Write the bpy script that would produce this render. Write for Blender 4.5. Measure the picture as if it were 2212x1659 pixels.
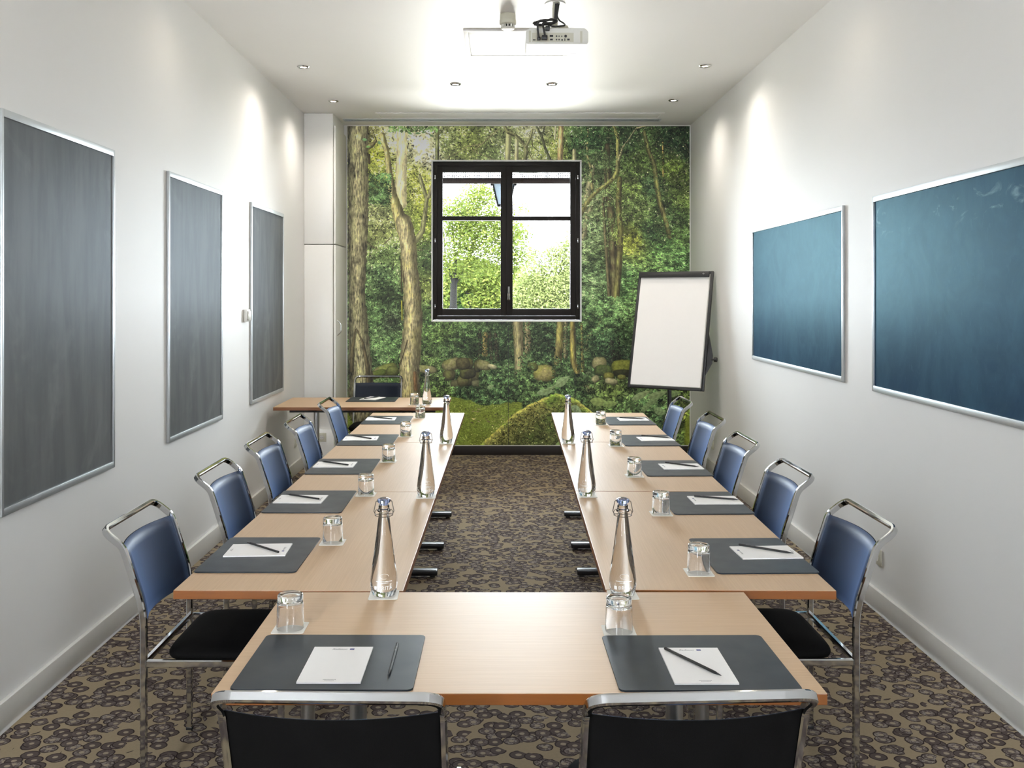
import bpy, bmesh, math, random
import numpy as np
from mathutils import Vector, Matrix

R = math.radians
SC = bpy.context.scene
COL = SC.collection
for o in list(bpy.data.objects):
    bpy.data.objects.remove(o)

# ------------------------------------------------------------------ camera, sky, lights
FPX, CX, HY, CAMZ = 1960.0, 1078.0, 638.0, 1.644      # focal length in pixels, principal column, horizon row, eye height
cam_d = bpy.data.cameras.new('camera')
cam = bpy.data.objects.new('camera', cam_d); COL.objects.link(cam)
cam.location = (0, 0, CAMZ); cam.rotation_euler = (R(90), 0, 0)
cam_d.sensor_fit = 'HORIZONTAL'; cam_d.sensor_width = 36.0
cam_d.lens = FPX / 2212 * 36.0
cam_d.shift_x = (1106 - CX) / 2212
cam_d.shift_y = -(829.5 - HY) / 2212
cam_d.clip_start = 0.05; cam_d.clip_end = 200
SC.camera = cam

SC.view_settings.view_transform = 'Standard'
SC.view_settings.look = 'None'
SC.view_settings.gamma = 1.0
SC.view_settings.exposure = 0.70
SC.view_settings.use_curve_mapping = False
SC.cycles.max_bounces = 12
SC.cycles.diffuse_bounces = 6
SC.cycles.transmission_bounces = 12
SC.cycles.transparent_max_bounces = 12
SC.cycles.sample_clamp_indirect = 6.0
SC.cycles.blur_glossy = 0.5

SKY = 30.0
world = bpy.data.worlds.new('sky'); SC.world = world
world.use_nodes = True
bg = world.node_tree.nodes['Background']
bg.inputs[0].default_value = (0.86, 0.93, 1.0, 1); bg.inputs[1].default_value = SKY

REAR_FILL = 8
def lamp(name, kind, loc, target=None, energy=100, color=(1, 1, 1), **kw):
    d = bpy.data.lights.new(name, kind); d.energy = energy; d.color = color
    for k, v in kw.items(): setattr(d, k, v)
    o = bpy.data.objects.new(name, d); COL.objects.link(o); o.location = loc
    if target is not None:
        z = (Vector(loc) - Vector(target)).normalized(); x = Vector((0, 1, 0)).cross(z) if abs(z.z) > 0.99 else Vector((0, 0, 1)).cross(z)
        x.normalize(); y = z.cross(x)
        o.rotation_euler = Matrix((x, y, z)).transposed().to_euler()      # local x stays level
    return o

YB, XR, XL, ZC, YR = 9.37, 1.975, -1.88, 3.40, -1.6       # back wall, right wall, left wall, ceiling, rear wall
WX0, WX1, WZ0, WZ1 = -0.684, 0.837, 1.386, 3.026          # window opening in the back wall
# sun high behind the building: lights the garden, never reaches the room
lamp('sun', 'SUN', (0, -5, 30), (2.0, 12.0, 0), energy=9.0, color=(1, 0.96, 0.88), angle=R(0.6))
# guides sky light through the window openings (adds no light of its own)
p1 = lamp('window_portal', 'AREA', ((WX0+WX1)/2, YB+0.25, (WZ0+WZ1)/2), ((WX0+WX1)/2, 0, (WZ0+WZ1)/2), shape='RECTANGLE', size=1.52, size_y=1.64)
p1.data.cycles.is_portal = True
# added area lamp for bounce off sunlit ground, brightens the ceiling through the window
lamp('terrace_bounce', 'AREA', (0.1, 14.2, -0.1), (0.2, 6.4, 3.4), energy=2300, color=(1, 0.97, 0.93), shape='RECTANGLE', size=6.0, size_y=2.2)

# added fill lamps behind the camera, set in two made-up rear wall openings
for x, w in ((-1.60, 0.46), (1.81, 0.24)):
    lamp('rear_daylight', 'AREA', (x, YR-0.12, 1.9), (x*0.3, 6, 1.7), energy=REAR_FILL*(1.15 if x < 0 else 0.85), color=(0.97, 0.98, 1.0), shape='RECTANGLE', size=w, size_y=2.0)

# ------------------------------------------------------------------ helpers: pixels to places
def on_plane(x, y, z):
    Y = FPX * (CAMZ - z) / (y - HY)
    return Vector(((x - CX) * Y / FPX, Y, z))
def at_depth(x, y, Y):
    return Vector(((x - CX) * Y / FPX, Y, CAMZ - (y - HY) * Y / FPX))

# ------------------------------------------------------------------ helpers: meshes
def empty(name, loc=(0, 0, 0), rz=0.0):
    o = bpy.data.objects.new(name, None); COL.objects.link(o)
    o.location = loc; o.rotation_euler = (0, 0, rz); o.empty_display_size = 0.1
    return o
def tag(o, label=None, cat=None, group=None, kind=None):
    if label: o['label'] = label
    if cat: o['category'] = cat
    if group: o['group'] = group
    if kind: o['kind'] = kind
    return o
def link_mesh(name, bm, mat, parent=None, smooth=None):
    me = bpy.data.meshes.new(name)
    bmesh.ops.recalc_face_normals(bm, faces=bm.faces[:])
    bm.to_mesh(me); bm.free()
    if smooth is not None:
        me.polygons.foreach_set('use_smooth', [True] * len(me.polygons))
        try: me.set_sharp_from_angle(angle=R(smooth))
        except Exception: pass
    for m in (mat if isinstance(mat, (list, tuple)) else [mat]): me.materials.append(m)
    o = bpy.data.objects.new(name, me); COL.objects.link(o)
    if parent is not None: o.parent = parent
    return o
def box(bm, x0, x1, y0, y1, z0, z1, bev=0.0, seg=2, mat=0, M=None):
    vs = [bm.verts.new((x, y, z)) for z in (z0, z1) for y in (y0, y1) for x in (x0, x1)]
    f = [(0, 2, 3, 1), (4, 5, 7, 6), (0, 1, 5, 4), (2, 6, 7, 3), (0, 4, 6, 2), (1, 3, 7, 5)]
    fs = [bm.faces.new([vs[i] for i in q]) for q in f]
    for q in fs: q.material_index = mat
    if bev > 0:
        es = list({e for q in fs for e in q.edges})
        r = bmesh.ops.bevel(bm, geom=es, offset=bev, segments=seg, profile=0.5, affect='EDGES')
        for q in r['faces']: q.material_index = mat
        nv = list({v for q in r['faces'] for v in q.verts} | {v for v in vs if v.is_valid})
    else: nv = vs
    if M is not None: bmesh.ops.transform(bm, matrix=M, verts=nv)
    return nv
def lathe(bm, prof, n=32, M=None, closed=False, mat=0):
    rings = []; allv = []
    for r, z in prof:
        if r < 1e-6:
            v = bm.verts.new((0, 0, z)); rings.append([v]); allv.append(v)
        else:
            ring = [bm.verts.new((r * math.cos(2 * math.pi * i / n), r * math.sin(2 * math.pi * i / n), z)) for i in range(n)]
            rings.append(ring); allv += ring
    pairs = list(zip(rings[:-1], rings[1:]))
    if closed: pairs.append((rings[-1], rings[0]))
    for a, b in pairs:
        for i in range(n):
            j = (i + 1) % n
            if len(a) == 1 and len(b) == 1: continue
            if len(a) == 1: q = bm.faces.new((a[0], b[i], b[j]))
            elif len(b) == 1: q = bm.faces.new((a[i], a[j], b[0]))
            else: q = bm.faces.new((a[i], a[j], b[j], b[i]))
            q.material_index = mat
    if M is not None: bmesh.ops.transform(bm, matrix=M, verts=allv)
    return allv
def fillet(pts, rad, n=6):
    pts = [Vector(p) for p in pts]; out = [pts[0]]
    for i in range(1, len(pts) - 1):
        a, b, c = pts[i-1], pts[i], pts[i+1]
        u, v = (a - b).normalized(), (c - b).normalized()
        ang = u.angle(v)
        r = rad[i] if isinstance(rad, (list, tuple)) else rad
        d = min(r / math.tan(ang / 2), (a-b).length * 0.49, (c-b).length * 0.49)
        p, q = b + u * d, b + v * d
        for k in range(n + 1):
            t = k / n
            out.append(p * (1-t)**2 + b * 2*t*(1-t) + q * t**2)
    out.append(pts[-1])
    return out
def sweep(bm, pts, w, h, side=None, rnd=None, n=8, M=None, mat=0, cap=True):
    """section w (along the side vector) by h; rnd = 'round' gives a tube of diameter w"""
    pts = [Vector(p) for p in pts]
    T = []
    for i in range(len(pts)):
        a = pts[max(i-1, 0)]; b = pts[min(i+1, len(pts)-1)]
        T.append((b - a).normalized())
    s = Vector(side) if side is not None else (Vector((0, 0, 1)) if abs(T[0].z) < 0.9 else Vector((1, 0, 0)))
    s = (s - T[0] * s.dot(T[0])).normalized()
    if rnd == 'round':
        sec = [(0.5*w*math.cos(2*math.pi*k/n), 0.5*w*math.sin(2*math.pi*k/n)) for k in range(n)]
    else:
        c = min(w, h) * 0.22
        sec = [(w/2-c, -h/2), (w/2, -h/2+c), (w/2, h/2-c), (w/2-c, h/2), (-w/2+c, h/2), (-w/2, h/2-c), (-w/2, -h/2+c), (-w/2+c, -h/2)]
    rings = []; allv = []
    for i, p in enumerate(pts):
        if i > 0:
            q = T[i-1].rotation_difference(T[i]); s = q @ s
            s = (s - T[i] * s.dot(T[i])).normalized()
        nrm = T[i].cross(s)
        ring = [bm.verts.new(p + s * u + nrm * v) for u, v in sec]
        rings.append(ring); allv += ring
    m = len(sec)
    for a, b in zip(rings[:-1], rings[1:]):
        for k in range(m):
            q = bm.faces.new((a[k], a[(k+1) % m], b[(k+1) % m], b[k])); q.material_index = mat
    if cap:
        for rg in (rings[0], rings[-1]):
            q = bm.faces.new(rg); q.material_index = mat
    if M is not None: bmesh.ops.transform(bm, matrix=M, verts=allv)
    return allv
def new(): return bmesh.new()
def boxobj(name, x0, x1, y0, y1, z0, z1, mat, parent=None, bev=0.0, seg=2):
    bm = new(); box(bm, x0, x1, y0, y1, z0, z1, bev, seg)
    return link_mesh(name, bm, mat, parent, smooth=40 if bev else None)
def plate(bm, outline, z0, z1, mat=0):
    lo = [bm.verts.new((x, y, z0)) for x, y in outline]; hi = [bm.verts.new((x, y, z1)) for x, y in outline]
    n = len(outline)
    bm.faces.new(lo[::-1]).material_index = mat; bm.faces.new(hi).material_index = mat
    for i in range(n):
        bm.faces.new((lo[i], lo[(i+1) % n], hi[(i+1) % n], hi[i])).material_index = mat
    return lo + hi
def round_rect(hx, hy, r, n=5):
    out = []
    for cx, cy, a0 in ((hx-r, hy-r, 0), (-hx+r, hy-r, 90), (-hx+r, -hy+r, 180), (hx-r, -hy+r, 270)):
        for k in range(n + 1):
            a = R(a0 + 90 * k / n); out.append((cx + r*math.cos(a), cy + r*math.sin(a)))
    return out
def dup(root, loc, rz, label=None, group=None):
    r = root.copy(); COL.objects.link(r); r.location = loc; r.rotation_euler = (0, 0, rz)
    if label: r['label'] = label
    if group: r['group'] = group
    for ch in list(root.children):
        c = ch.copy(); COL.objects.link(c); c.parent = r
        for g in list(ch.children):
            d = g.copy(); COL.objects.link(d); d.parent = c
    return r
class Kind:
    """the first placement moves the original, the next ones copy it"""
    def __init__(s, build): s.root = build(); s.used = False
    def put(s, loc, rz, label, group=None):
        if not s.used:
            s.used = True; o = s.root; o.location = loc; o.rotation_euler = (0, 0, rz); o['label'] = label
            if group: o['group'] = group
            return o
        return dup(s.root, loc, rz, label, group)
def text_mesh(body, size, shear=0.0, spacing=1.0):
    cu = bpy.data.curves.new('text', 'FONT'); cu.body = body; cu.size = size; cu.shear = shear
    cu.space_character = spacing; cu.align_x = 'CENTER'; cu.resolution_u = 3
    ob = bpy.data.objects.new('text', cu); COL.objects.link(ob)
    dg = bpy.context.evaluated_depsgraph_get(); dg.update()
    me = bpy.data.meshes.new_from_object(ob.evaluated_get(dg))
    bpy.data.objects.remove(ob); bpy.data.curves.remove(cu)
    vs = [v.co.copy() for v in me.vertices]; fs = [list(p.vertices) for p in me.polygons]
    bpy.data.meshes.remove(me)
    return vs, fs
def add_text(bm, vs, fs, fn, mat=0):
    nv = [bm.verts.new(fn(v)) for v in vs]
    for f in fs:
        try: bm.faces.new([nv[i] for i in f]).material_index = mat
        except ValueError: pass

# ------------------------------------------------------------------ materials
def srgb(r, g, b):
    f = lambda c: (c/255/12.92) if c/255 <= 0.04045 else ((c/255 + 0.055)/1.055)**2.4
    return (f(r), f(g), f(b), 1)
class NT:
    def __init__(s, name):
        s.m = bpy.data.materials.new(name); s.m.use_nodes = True; s.t = s.m.node_tree
        s.b = s.t.nodes['Principled BSDF']; s.out = s.t.nodes['Material Output']
    def n(s, typ, **kw):
        nd = s.t.nodes.new(typ)
        for k, v in kw.items(): setattr(nd, k, v)
        return nd
    def l(s, a, b): s.t.links.new(a, b)
    def val(s, nd, key, v):
        if hasattr(v, 'is_linked') or isinstance(v, bpy.types.NodeSocket): s.l(v, nd.inputs[key])
        else: nd.inputs[key].default_value = v
    def math(s, op, a, b=None, clamp=False):
        nd = s.n('ShaderNodeMath', operation=op, use_clamp=clamp); s.val(nd, 0, a)
        if b is not None: s.val(nd, 1, b)
        return nd.outputs[0]
    def mix(s, f, a, b):
        nd = s.n('ShaderNodeMix', data_type='RGBA'); s.val(nd, 0, f); s.val(nd, 6, a); s.val(nd, 7, b)
        return nd.outputs[2]
    def step(s, v, lo, hi):
        nd = s.n('ShaderNodeMapRange', interpolation_type='SMOOTHSTEP'); s.val(nd, 0, v)
        nd.inputs[1].default_value = lo; nd.inputs[2].default_value = hi
        return nd.outputs[0]
    def noise(s, scale, detail=3, vec=None, rough=0.5, dist=0.0):
        nd = s.n('ShaderNodeTexNoise'); nd.inputs['Scale'].default_value = scale; nd.inputs['Detail'].default_value = detail
        nd.inputs['Roughness'].default_value = rough; nd.inputs['Distortion'].default_value = dist
        if vec is not None: s.l(vec, nd.inputs['Vector'])
        return nd.outputs['Fac']
    def coord(s, scale=(1, 1, 1), loc=(0, 0, 0), which='Object'):
        tc = s.n('ShaderNodeTexCoord'); mp = s.n('ShaderNodeMapping')
        mp.inputs['Scale'].default_value = scale; mp.inputs['Location'].default_value = loc
        s.l(tc.outputs[which], mp.inputs['Vector']); return mp.outputs[0]
    def bump(s, h, strength=0.2, dist=0.01):
        nd = s.n('ShaderNodeBump'); nd.inputs['Strength'].default_value = strength; nd.inputs['Distance'].default_value = dist
        s.l(h, nd.inputs['Height']); s.l(nd.outputs[0], s.b.inputs['Normal'])
    def set(s, **kw):
        for k, v in kw.items(): s.val(s.b, k.replace('_', ' '), v)
        return s
def simple(name, col, rough=0.5, metal=0.0, spec=0.5, var=0.06, vscale=30, coat=0.0):
    t = NT(name); f = t.noise(vscale, 3, t.coord())
    c2 = tuple(c * (1 - var) for c in col[:3]) + (1,)
    t.set(Base_Color=t.mix(f, col, c2), Roughness=rough, Metallic=metal)
    t.b.inputs['Specular IOR Level'].default_value = spec; t.b.inputs['Coat Weight'].default_value = coat
    return t.m
M = {}
def build_materials():
    # painted plaster
    for nm, col in (('wall_paint', (0.80, 0.795, 0.785, 1)), ('ceiling_paint', (0.84, 0.83, 0.815, 1))):
        t = NT(nm); v = t.coord()
        f = t.noise(1.3, 4, v); g = t.noise(220, 2, v)
        t.set(Base_Color=t.mix(f, col, tuple(c * 0.955 for c in col[:3]) + (1,)), Roughness=0.55)
        t.bump(g, 0.05, 0.002); M[nm] = t.m
    M['skirting'] = simple('skirting_paint', (0.66, 0.65, 0.62, 1), 0.4)
    M['dark_skirting'] = simple('dark_skirting', (0.016, 0.012, 0.011, 1), 0.5)
    M['cabinet'] = simple('cabinet_laminate', (0.80, 0.79, 0.76, 1), 0.35, var=0.02)
    M['white_plastic'] = simple('white_plastic', (0.72, 0.71, 0.66, 1), 0.35, var=0.03)
    M['cream_plastic'] = simple('cream_plastic', (0.56, 0.54, 0.44, 1), 0.4, var=0.03)
    M['black_plastic'] = simple('black_plastic', (0.012, 0.012, 0.013, 1), 0.4)
    M['black_metal'] = simple('black_metal', (0.012, 0.012, 0.014, 1), 0.3)
    M['chrome'] = simple('chrome', (0.60, 0.61, 0.62, 1), 0.06, 1.0, var=0.05)
    M['steel'] = simple('brushed_steel', (0.55, 0.56, 0.57, 1), 0.28, 1.0)
    M['aluminium'] = simple('aluminium_frame', (0.58, 0.61, 0.63, 1), 0.38, 0.75)
    M['wire'] = simple('bail_wire', (0.20, 0.17, 0.14, 1), 0.35, 1.0)
    M['frame_wood'] = simple('dark_window_wood', (0.012, 0.009, 0.007, 1), 0.6, spec=0.25, var=0.3, vscale=14)
    M['paper'] = simple('white_paper', (0.88, 0.865, 0.85, 1), 0.6, var=0.015)
    M['card'] = simple('coaster_card', (0.82, 0.80, 0.74, 1), 0.7, var=0.02)
    M['ink'] = simple('dark_ink', (0.08, 0.07, 0.09, 1), 0.6)
    M['grey_ink'] = simple('grey_ink', (0.33, 0.32, 0.34, 1), 0.6)
    M['blue_ink'] = simple('blue_ink', (0.05, 0.06, 0.20, 1), 0.6)
    M['white_ink'] = simple('white_print', (0.80, 0.80, 0.80, 1), 0.6)
    M['etch'] = simple('white_etching', (0.88, 0.88, 0.88, 1), 0.7)
    M['stopper'] = None
    # leather blotter
    t = NT('blotter_leather'); v = t.coord()
    t.set(Base_Color=t.mix(t.noise(6, 3, v), (0.009, 0.014, 0.020, 1), (0.013, 0.020, 0.029, 1)), Roughness=t.math('ADD', t.math('MULTIPLY', t.noise(9, 4, v), 0.2), 0.30))
    t.b.inputs['Specular IOR Level'].default_value = 0.3
    t.bump(t.noise(500, 2, v), 0.12, 0.001); M['blotter'] = t.m
    # black chair fabric; the blue of reflected sky is put into the sheen
    t = NT('chair_fabric'); v = t.coord()
    t.set(Base_Color=t.mix(t.noise(9, 3, v), (0.004, 0.007, 0.014, 1), (0.006, 0.010, 0.020, 1)), Roughness=0.46)
    t.b.inputs['Sheen Weight'].default_value = 1.0; t.b.inputs['Sheen Roughness'].default_value = 0.42
    t.b.inputs['Sheen Tint'].default_value = (0.15, 0.26, 0.55, 1)
    t.b.inputs['Specular IOR Level'].default_value = 0.22
    t.bump(t.noise(700, 2, v), 0.15, 0.001); M['fabric'] = t.m
    t = NT('seat_fabric'); v = t.coord()
    t.set(Base_Color=t.mix(t.noise(9, 3, v), (0.0030, 0.0028, 0.0028, 1), (0.0050, 0.0048, 0.0048, 1)), Roughness=0.8)
    t.b.inputs['Specular IOR Level'].default_value = 0.06
    t.bump(t.noise(700, 2, v), 0.2, 0.001); M['seat'] = t.m
    # table veneer: fine grain along local x
    t = NT('table_veneer'); v = t.coord((1.2, 60, 60)); w = t.coord((0.8, 6, 6))
    g = t.noise(4, 6, v, 0.65); h = t.noise(2.0, 3, w)
    c = t.mix(t.step(g, 0.3, 0.7), (0.455, 0.290, 0.155, 1), (0.535, 0.360, 0.210, 1))
    c = t.mix(t.math('MULTIPLY', h, 0.45), c, (0.44, 0.29, 0.17, 1))
    t.set(Base_Color=c, Roughness=t.math('ADD', t.math('MULTIPLY', g, 0.08), 0.42))
    t.b.inputs['Specular IOR Level'].default_value = 1.0
    M['veneer'] = t.m
    t = NT('table_edge'); v = t.coord((3, 3, 40))
    t.set(Base_Color=t.mix(t.noise(4, 4, v), (0.215, 0.070, 0.013, 1), (0.160, 0.050, 0.009, 1)), Roughness=0.35); M['edge'] = t.m
    # glass
    def glass(name, ior, col=(1, 1, 1, 1), rough=0.0):
        t = NT(name); t.set(Base_Color=col, Roughness=rough, IOR=ior); t.b.inputs['Transmission Weight'].default_value = 1.0
        return t.m
    M['glass'] = glass('clear_glass', 1.47); M['bottle'] = glass('bottle_glass', 1.40, (0.975, 0.985, 0.99, 1))
    M['water'] = glass('water', 1.33); M['stopper'] = glass('blue_stopper', 1.45, (0.42, 0.50, 0.80, 1), 0.12)
    t = NT('window_glass'); tr = t.n('ShaderNodeBsdfTransparent'); gl = t.n('ShaderNodeBsdfGlossy'); gl.inputs['Roughness'].default_value = 0.02
    fr = t.n('ShaderNodeFresnel'); fr.inputs['IOR'].default_value = 1.45; mx = t.n('ShaderNodeMixShader')
    tr.inputs[0].default_value = (0.97, 0.985, 0.98, 1)
    t.l(fr.outputs[0], mx.inputs[0]); t.l(tr.outputs[0], mx.inputs[1]); t.l(gl.outputs[0], mx.inputs[2]); t.l(mx.outputs[0], t.out.inputs[0])
    M['pane'] = t.m
    # boards: matt paint under a thin tinted gloss
    def board_gloss(t, col, tint, rough, fac):
        t.set(Base_Color=col, Roughness=0.9); t.b.inputs['Specular IOR Level'].default_value = 0.0
        gl = t.n('ShaderNodeBsdfGlossy'); gl.inputs['Color'].default_value = tint; t.val(gl, 'Roughness', rough)
        mx = t.n('ShaderNodeMixShader'); mx.inputs[0].default_value = fac
        t.l(t.b.outputs[0], mx.inputs[1]); t.l(gl.outputs[0], mx.inputs[2]); t.l(mx.outputs[0], t.out.inputs[0])
        return t.m
    t = NT('grey_board'); v = t.coord((1, 2.0, 0.35)); w = t.coord()
    a = t.noise(5, 5, v, 0.6); b = t.noise(2.2, 4, w, 0.6, 1.2)
    c = t.mix(t.step(a, 0.3, 0.7), (0.108, 0.113, 0.113, 1), (0.142, 0.147, 0.146, 1))
    c = t.mix(t.math('MULTIPLY', t.step(b, 0.52, 0.8), 0.5), c, (0.21, 0.22, 0.215, 1))
    M['grey_board'] = board_gloss(t, c, (0.85, 0.93, 1.0, 1), 0.42, 0.035)
    for smear in (0, 1):
        t = NT(('blue_board', 'smeared_blue_board')[smear]); v = t.coord(); w = t.coord((1, 3.0, 1.0))
        sm = t.noise(2.2, 5, v, 0.62, 1.6); st = t.noise(14, 5, w, 0.7, 0.8)
        c = t.mix(t.step(sm, 0.35, 0.75), (0.008, 0.022, 0.062, 1), (0.020, 0.052, 0.098, 1))
        c = t.mix(t.math('MULTIPLY', t.step(st, 0.55, 0.85), 0.3), c, (0.08, 0.15, 0.21, 1))
        if smear:      # old chalk wiped along the upper edge
            sx = t.n('ShaderNodeSeparateXYZ'); t.l(t.coord(), sx.inputs[0]); zz = sx.outputs[2]
            band = t.math('MULTIPLY', t.step(zz, 0.27, 0.36), t.math('SUBTRACT', 1.0, t.step(zz, 0.40, 0.46)))
            sw = t.step(t.noise(3.6, 5, t.coord((1, 1.6, 3.0)), 0.6, 1.5), 0.56, 0.74)
            c = t.mix(t.math('MULTIPLY', t.math('MULTIPLY', band, sw), 0.55), c, (0.25, 0.34, 0.40, 1))
        M[('blue_board', 'smeared_blue_board')[smear]] = board_gloss(t, c, (0.52, 0.80, 0.86, 1), t.math('ADD', t.math('MULTIPLY', st, 0.14), 0.34), 0.055)
    # patterned carpet: overlapping rings on a beige ground
    t = NT('ring_carpet'); base = t.coord()
    wob = t.noise(38, 2, base)
    col = t.mix(t.noise(90, 3, base), (0.285, 0.228, 0.150, 1), (0.235, 0.188, 0.122, 1))
    for k, (sc, off, thr) in enumerate(((11.6, (0, 0, 0), 0.43), (12.4, (3.37, 1.91, 0), 0.46), (12.0, (7.7, 5.3, 0), 0.48))):
        v = t.coord((1.0, 1.12, 1.0), off)
        vo = t.n('ShaderNodeTexVoronoi', voronoi_dimensions='2D', feature='F1'); vo.inputs['Scale'].default_value = sc; vo.inputs['Randomness'].default_value = 0.95
        t.l(v, vo.inputs['Vector'])
        d = t.math('ADD', vo.outputs['Distance'], t.math('MULTIPLY', t.math('SUBTRACT', wob, 0.5), 0.09))
        sp = t.n('ShaderNodeSeparateColor'); t.l(vo.outputs['Color'], sp.inputs[0])
        clus = t.noise(3.2, 2, t.coord((1, 1, 1), (k * 2.3, k * 1.1, 0)))
        have = t.math('GREATER_THAN', t.math('ADD', t.math('MULTIPLY', sp.outputs[0], 0.5), t.math('MULTIPLY', clus, 0.62)), thr)
        inside = t.math('SUBTRACT', 1.0, t.step(d, 0.375, 0.395))
        hole = t.math('SUBTRACT', 1.0, t.step(d, 0.105, 0.135))
        rim = t.math('MULTIPLY', t.step(d, 0.315, 0.335), 1.0)
        streak = t.step(t.noise(70, 4, t.coord((1, 1, 1), (k, 0, 0)), 0.7, 1.0), 0.45, 0.62)
        body = t.mix(t.math('MULTIPLY', streak, t.step(sp.outputs[1], 0.30, 0.60)), (0.078, 0.058, 0.054, 1), (0.250, 0.215, 0.190, 1))
        body = t.mix(rim, body, (0.030, 0.021, 0.020, 1))
        body = t.mix(hole, body, (0.270, 0.225, 0.165, 1))
        col = t.mix(t.math('MULTIPLY', inside, have), col, body)
    t.set(Base_Color=col, Roughness=0.95); t.b.inputs['Specular IOR Level'].default_value = 0.1
    t.bump(t.noise(420, 2, base), 0.35, 0.003); M['carpet'] = t.m
    # outside
    def leaf(name, c1, c2):
        t = NT(name); gi = t.n('ShaderNodeNewGeometry'); mixed = t.mix(gi.outputs['Random Per Island'], c1, c2)
        t.set(Base_Color=mixed, Roughness=0.7); t.b.inputs['Specular IOR Level'].default_value = 0.06
        tl = t.n('ShaderNodeBsdfTranslucent'); t.l(mixed, tl.inputs[0]); mx = t.n('ShaderNodeMixShader'); mx.inputs[0].default_value = 0.4
        t.l(t.b.outputs[0], mx.inputs[1]); t.l(tl.outputs[0], mx.inputs[2]); t.l(mx.outputs[0], t.out.inputs[0])
        return t.m
    M['leaf_green'] = leaf('fresh_leaves', (0.036, 0.056, 0.009, 1), (0.092, 0.106, 0.020, 1))
    M['leaf_pale'] = leaf('pale_leaves', (0.062, 0.080, 0.020, 1), (0.125, 0.136, 0.050, 1))
    M['leaf_dark'] = leaf('deep_leaves', (0.008, 0.019, 0.004, 1), (0.018, 0.034, 0.007, 1))
    M['bark'] = simple('bark', (0.007, 0.0065, 0.006, 1), 0.9, spec=0.05, var=0.5, vscale=25)
    M['lawn'] = simple('lawn', (0.02, 0.03, 0.006, 1), 0.9, spec=0.03, var=0.4, vscale=3)
    M['lantern_paint'] = simple('lantern_paint', (0.0012, 0.0012, 0.0014, 1), 0.8, spec=0.0)
    M['lamp_glass'] = simple('frosted_lamp_glass', (0.030, 0.037, 0.043, 1), 0.5, spec=0.08)
    M['bamboo'] = simple('blind_slats', (0.012, 0.007, 0.007, 1), 0.7, spec=0.03, var=0.5, vscale=60)
    t = NT('bulb'); t.b.inputs['Emission Color'].default_value = (1, 0.86, 0.66, 1); t.b.inputs['Emission Strength'].default_value = 6; M['bulb'] = t.m
    M['hatch'] = simple('hatch_panel', (0.90, 0.90, 0.89, 1), 0.4, var=0.01)
build_materials()

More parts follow.
